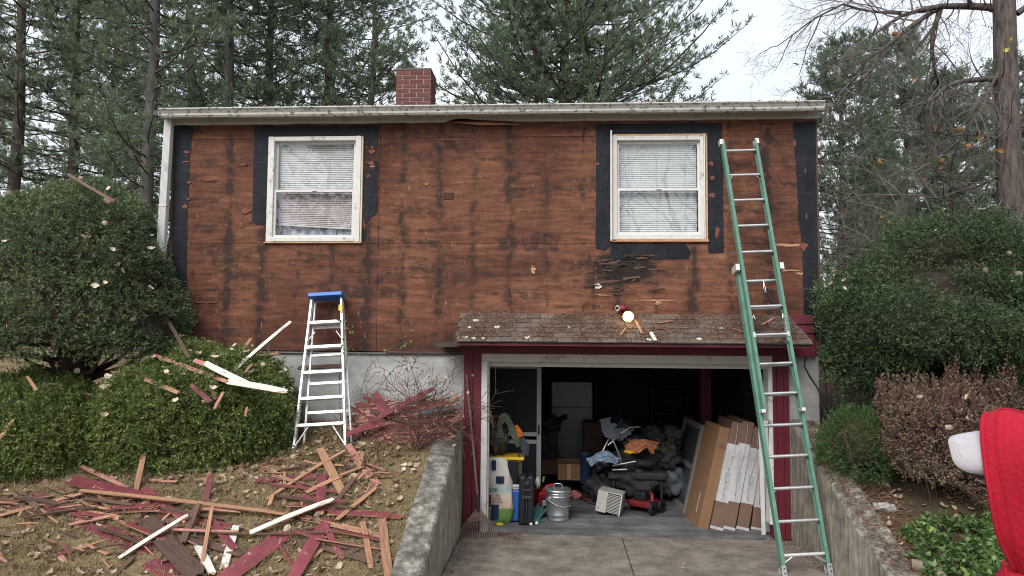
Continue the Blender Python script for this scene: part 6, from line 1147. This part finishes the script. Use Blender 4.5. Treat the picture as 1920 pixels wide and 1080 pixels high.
t = put('power_tool', 'black power drill lying on the garage floor by the red cord', 'drill', 1196, 953); t.rotation_euler = (0, 0, -.5); MB().tube([(-.10, 0, .04), (.02, 0, .045), (.07, 0, .045)], [.038, .042, .03], 10).build('body', BLACKP, t); MB().tube([(.07, 0, .045), (.11, 0, .045)], [.02, .016], 8).build('chuck', ALU, t); MB().tube([(.11, 0, .045), (.16, -.01, .02)], .006, 6).build('bit', ALU, t); MB().tube([(-.08, .0, .03), (-.14, .10, .02)], [.022, .025], 8).build('grip', DARKM, t)

# packed windows leaning on the right jamb
def slab(par, nm, base, tx, tz, th, ln, h0, h1, m, off=(0, 0), ry=0):
    pass
def packed(label, bx0, bx1, tx0, tyy, depth, kind, by=993, name='packed_window'):
    """a carton standing on its edge: short end faces the viewer, leaning to the right"""
    p0, p1 = at_z(bx0, by, 0), at_z(bx1, by, 0); top = at_y(tx0, tyy, p0.y); lean = math.atan2(top.x-p0.x, top.z); H = math.hypot(top.x-p0.x, top.z); w = (p1.x-p0.x)*math.cos(lean)
    t = thing(name, label, 'carton', (p0.x, p0.y, 0)); t.rotation_euler = (0, lean, .06 if kind == 'card' else .0); B = CARD if kind == 'card' else CARDW
    MB().box((0, 0, 0), (w, depth, H)).build('carton', B, t, .004)
    if kind == 'wrap':
        MB().box((-.002, -.003, H*.27), (w+.002, .35, H*.80)).build('white_wrap', LABELW, t, .002); MB().box((w*.25, -.0045, H*.45), (w*.7, -.003, H*.54)).build('print', mat('grey label print', (.35, .36, .38), .4, .35, 60, 0), t); MB().box((-.0035, -.0055, H*.02), (w+.003, .02, H*.045)).build('tape', LABELW, t)
        for k in range(4): MB().cbox((w*.5, -.004, H*(.33+.12*k)), (.008, .003, .008)).build('dot', DARKM, t)
        MB().tube([(w*.45, -.006, H*.98), (w*.6, -.010, H*.7), (w*.35, -.008, H*.5), (w*.45, -.01, H*.3)], .003, 4).build('loose_film', LABELW, t)
    if kind == 'card':
        text('142', (w*.5, -.002, H*.80), .075, DKT, t, nm='hand_writing'); MB().box((w*.46, -.0012, 0), (w*.54, -.0005, H)).build('seam', mat('carton seam', (.20, .11, .06), .8, .1, 4, 0), t); MB().box((-.002, depth*.3, H*.12), (0, depth*.34, H*.32)).build('tape', LABELW, t)
    if kind == 'win': pass
    return t, w, H
packed('plain brown cardboard carton, tallest of the leaning packages', 1308, 1328, 1351, 800, .62, 'card', 992)
packed('film-wrapped carton with white band right next to the plain brown one', 1331, 1355, 1374, 790, .70, 'wrap', 994); packed('second film-wrapped carton with white band from the plain brown one', 1356, 1377, 1394, 789, .70, 'wrap', 995); packed('third film-wrapped carton from the plain brown one', 1380, 1403, 1413, 800, .7, 'wrap', 995); packed('film-wrapped carton closest to the white door jamb', 1408, 1426, 1428, 830, .7, 'wrap', 995)
# unpacked window sash unit at the back of the row
p0 = at_z(1281, 962, 0); t = thing('window_unit', 'unpacked double-hung window unit leaning behind the plain carton', 'window', p0); lean = math.atan2(at_y(1320, 782, p0.y).x-p0.x, at_y(1320, 782, p0.y).z); t.rotation_euler = (0, lean, -.80+.0); WH = 1.10; WD = .62; GF = mat('dusty window frame', (.20, .185, .175), .5, .15, 6, 0)
t.rotation_euler = (0, lean, .05)
WD = 1.0
for a, b_ in (((0, 0, 0), (.05, .07, WH)), ((0, WD-.07, 0), (.05, WD, WH)), ((0, .07, 0), (.05, WD-.07, .07)), ((0, .07, WH-.07), (.05, WD-.07, WH)), ((.004, .07, WH*.5-.03), (.046, WD-.07, WH*.5+.03))): MB().box(a, b_).build('frame', GF, t, .003)
for z0, z1 in ((.07, WH*.5-.03), (WH*.5+.03, WH-.07)): MB().box((.02, .07, z0), (.026, WD-.07, z1)).build('pane', mat('dusty dark pane', (.07, .075, .08), .18, .2, 5, 0), t)
# white boards standing at the right jamb
for x0, x1, y0, y1, lab in ((1426, 800, 1432, 1002, 'loose white trim board leaning on the right door jamb'), (1436, 790, 1440, 996, 'second white trim board wedged behind the loose one at the right jamb')):
    a, b_ = at_y(x0, x1, -.07), at_z(y0, y1, .005); o = MB().box((-.022, -.012, 0), (.022, .012, (a-b_).length)).build('trim_board', WHITE, None, .002); o.location = b_; o.rotation_euler = (a-b_).to_track_quat('Z', 'Y').to_euler(); tag(o, lab, 'board')
for px, py in ((905, 1000),): pass
# stones and log on the right bank
for px, py, s, lab in ((1658, 952, .10, 'flat grey stone on the bank behind the crumbling wall'), (1690, 1075, .0, '')):
    if s: p = at_ground(px, py); o = clump('stone', p, (s, s*.8, s*.4), mat('grey stone', (.26, .25, .23), .9, .3, 8, .5), lab, 'stone', 3)
p = at_ground(1725, 1072); p2 = at_ground(1765, 1098); o = MB().tube([p+Vector((-.05, .02, .04)), p+Vector((.1, -.05, .04)), p2+Vector((0, 0, .04))], [.05, .055, .05], 10).build('log', mat('grey log', (.20, .16, .12), .9, .35, 6, .5)); tag(o, 'short grey log lying in the ground cover', 'log')

# ================================================================== PERSON, seen from behind at the right edge
PY = -6.35; hc = at_y(1931, 905, PY); gp = dz(PY); REDF = mat('red fleece', (.36, .010, .026), .9, .10, 90, .35, spec=.2); SKIN = mat('skin', (.45, .26, .19), .5, .05, 8, 0); JEANS = mat('dark jeans', (.035, .045, .075), .9, .2, 30, .1); CAPW = mat('pale grey cap cloth', (.40, .375, .40), .9, .05, 60, .12)
per = bpy.data.objects.new('person', None)
def skin_mesh(name, verts, edges, radii, m, parent, sub=2):
    me = bpy.data.meshes.new(name); me.from_pydata([tuple(v) for v in verts], edges, []); me.materials.append(m); o = link(name, me, parent); s = o.modifiers.new('skin', 'SKIN'); s.use_smooth_shade = True
    for i, rd in enumerate(radii): me.skin_vertices[0].data[i].radius = rd if hasattr(rd, '__len__') else (rd, rd)
    me.skin_vertices[0].data[0].use_root = True; ss_ = o.modifiers.new('sub', 'SUBSURF'); ss_.levels = ss_.render_levels = sub; return o
FX = hc.x; fc = Vector((-.72, .69, 0)).normalized(); sdv = Vector((-fc.y, fc.x, 0))                # facing left and away; sdv: the person's left... across
zs = hc.z-.315; zp = gp+.92
def bp(f, s, z): return Vector((FX, PY, 0))+fc*f+sdv*s+Vector((0, 0, z))
V = [bp(0, 0, zp), bp(0, 0, zp+.22), bp(.0, 0, zs-.06), bp(-.01, 0, zs+.06), bp(-.05, 0, hc.z-.08), bp(-.055, 0, hc.z+.03), bp(-.06, 0, hc.z+.08)]; E = [(0, 1), (1, 2), (2, 3), (3, 4), (4, 5), (5, 6)]; R_ = [(.14, .11), (.135, .10), (.16, .10), .055, .075, .088, .07]
V += [bp(.035, 0, hc.z-.01), bp(.045, 0, hc.z-.015)]; E += [(5, 7), (7, 8)]; R_ += [.018, .012]
for s in (-1, 1):
    i = len(V); V += [bp(0, s*.09, zp-.06), bp(.02, s*.10, gp+.48), bp(-.01, s*.10, gp+.10), bp(.03, s*.10, gp+.045), bp(.13, s*.11, gp+.035)]; E += [(0, i), (i, i+1), (i+1, i+2), (i+2, i+3), (i+3, i+4)]; R_ += [.085, .058, .04, .045, .035]
    i = len(V); V += [bp(0, s*.17, zs-.02), bp(-.02, s*.21, zs-.28), bp(.10, s*.20, zs-.50), bp(.17, s*.19, zs-.53)]; E += [(2, i), (i, i+1), (i+1, i+2), (i+2, i+3)]; R_ += [.055, .042, .03, .034]
    for k in range(5):
        b0 = bp(.19, s*.19+.016*(k-2), zs-.535+(.0 if k < 4 else .02)); j = len(V); V += [b0, b0+fc*.03+Vector((0, 0, -.012)), b0+fc*(.05-.004*abs(k-2))+Vector((0, 0, -.035))]; E += [(i+3, j), (j, j+1), (j+1, j+2)]; R_ += [.010, .009, .008]
me = bpy.data.meshes.new('person'); me.from_pydata([tuple(v) for v in V], E, []); me.materials.append(SKIN); person = link('person', me); s_ = person.modifiers.new('skin', 'SKIN'); s_.use_smooth_shade = True
for i, rd in enumerate(R_): me.skin_vertices[0].data[i].radius = rd if hasattr(rd, '__len__') else (rd, rd)
me.skin_vertices[0].data[0].use_root = True; q = person.modifiers.new('sub', 'SUBSURF'); q.levels = q.render_levels = 2
tag(person, 'person in a red hooded sweatshirt and pale cap at the right edge, seen from behind', 'person')
V2 = [bp(0, 0, zp-.05), bp(0, 0, zp+.22), bp(0, 0, zs-.10), bp(-.005, 0, zs+.0), bp(-.01, 0, zs+.07)]; E2 = [(0, 1), (1, 2), (2, 3), (3, 4)]; R2 = [(.175, .14), (.165, .13), (.19, .13), (.13, .11), .085]
for s in (-1, 1): i = len(V2); V2 += [bp(0, s*.175, zs-.035), bp(-.02, s*.215, zs-.28), bp(.09, s*.205, zs-.48)]; E2 += [(2, i), (i, i+1), (i+1, i+2)]; R2 += [.078, .062, .05]
skin_mesh('sweatshirt', V2, E2, R2, REDF, person)
V3 = [bp(0, 0, zp+.0)]; E3 = []; R3 = [(.155, .125)]
for s in (-1, 1): i = len(V3); V3 += [bp(0, s*.09, zp-.08), bp(.02, s*.10, gp+.48), bp(-.01, s*.10, gp+.09)]; E3 += [(0, i), (i, i+1), (i+1, i+2)]; R3 += [.105, .078, .06]
skin_mesh('trousers', V3, E3, R3, JEANS, person)
# hood: shell open to the front, with a rolled rim
hv, hf = [], []; n1, n2 = 40, 30
ux = fc; uy = sdv; uz = Vector((0, 0, 1)); tilt = Matrix.Rotation(.10, 3, sdv)
def hoodp(a, t):                                                                     # a around the facing axis, t from rim (0) to the back (1)
    th = math.radians(68)+(math.pi-math.radians(68))*t; rr = math.sin(th)
    zz = math.cos(a); ss_v = math.sin(a); up_ = zz*rr; ry_ = .128; rz_ = .162 if zz > 0 else .225
    f = .165*math.cos(th)-.008; dro = .045*max(0, -zz-.55)*(1-t)
    wr = .004*math.sin(5*a+9*t)+.008*math.sin(3*a-7*t+1)+.004*math.sin(2*a+15*t)+.0055*max(0, -zz-.1)*math.sin(16*zz+4*math.sin(2*a)+6*t)+.003*math.sin(9*t+4*ss_v)*max(0, t)
    pt = tilt @ (ux*(f-dro+.012*max(0, zz)*(1-t))+uy*(ry_+wr)*ss_v*rr+uz*((rz_+wr)*up_)); return Vector((FX, PY, hc.z-.002))+pt
for i in range(n2+1):
    for k in range(n1): hv.append(tuple(hoodp(2*math.pi*k/n1, i/n2)))
for i in range(n2):
    for k in range(n1): hf.append((i*n1+k, i*n1+(k+1) % n1, (i+1)*n1+(k+1) % n1, (i+1)*n1+k))
hood = MB().add(hv, hf, 0, None, True).build('hood', REDF, person, recalc=False); sm = hood.modifiers.new('s', 'SOLIDIFY'); sm.thickness = .008; sm.offset = -1
MB().tube([hoodp(0, t_/30)+Vector((0, 0, .0015)) for t_ in range(31)], .0028, 6).build('centre_seam', REDF, hood)
MB().tube([hoodp(2*math.pi*k/n1, .01) for k in range(n1+1)], .0055, 8).build('hood_rim', REDF, hood); MB().tube([hoodp(2*math.pi*k/n1, .10)+Vector(((hoodp(2*math.pi*k/n1, .10)-Vector((FX, PY, hc.z))).normalized()*.0015)) for k in range(n1+1)], .0018, 6).build('stitching', REDF, hood)
# collar bulge where hood meets shoulders
MB().tube([bp(.055*math.cos(a)-.035, .085*math.sin(a), zs+.06+.015*math.cos(a)) for a in [2*math.pi*k/24 for k in range(25)]], .055, 12).build('hood_collar', REDF, person)
c0_ = at_y(1882, 1052, PY-.12); MB().tube([c0_, c0_+Vector((.004, 0, -.03)), c0_+Vector((.0, -.01, -.09))], .0045, 6).build('drawstring', REDF, person)
# cap: crown under the hood, visor standing out to the left with its top turned towards us
cap = MB(); cap.lathe([(.090, -.01), (.090, .03), (.078, .07), (.046, .092), (0, .098)], 28); co = cap.build('cap', CAPW, person); co.matrix_world = Matrix.Translation(bp(-.035, 0, hc.z+.025)) @ Matrix.Scale(.86, 4)
vo = at_y(1858, 837, PY-.012); fdir = Vector((-.97, .22, -.02)).normalized(); nrm = Vector((.02, -.80, .60)); nrm = (nrm-fdir*nrm.dot(fdir)).normalized(); sdir = nrm.cross(fdir)
vs = []; nA, nB = 22, 6; LV, WV = .080, .056
for side in (0, 1):
    for j in range(nB+1):
        for i in range(nA+1):
            u = (i/nA)*2-1; f = j/nB; ln = LV*(1-abs(u)**4)**.45; x = f*ln-.02*(1-f); y = u*WV; z = -.10*(u*u)*.16-.02*f*f-(.0035 if side else 0); vs.append(tuple(vo+fdir*x+sdir*y+nrm*z))
N_ = (nA+1)*(nB+1); fs = []
for side in (0, 1):
    for j in range(nB):
        for i in range(nA): a = side*N_+j*(nA+1)+i; fs.append((a, a+1, a+nA+2, a+nA+1))
for i in range(nA): a = nB*(nA+1)+i; fs.append((a, a+1, N_+a+1, N_+a))
MB().add(vs, fs, 0, None, True).build('cap_visor', CAPW, person)
for k, sc_ in enumerate((.80, .88)): MB().tube([vo+fdir*(LV*sc_*(1-abs(u)**3.2)**.55)+sdir*(u*WV*sc_)+nrm*(-.016*u*u-.02*sc_*sc_+.0012) for u in np.linspace(-.97, .97, 24)], .0009, 4).build('visor_stitch', TRIMG, person)
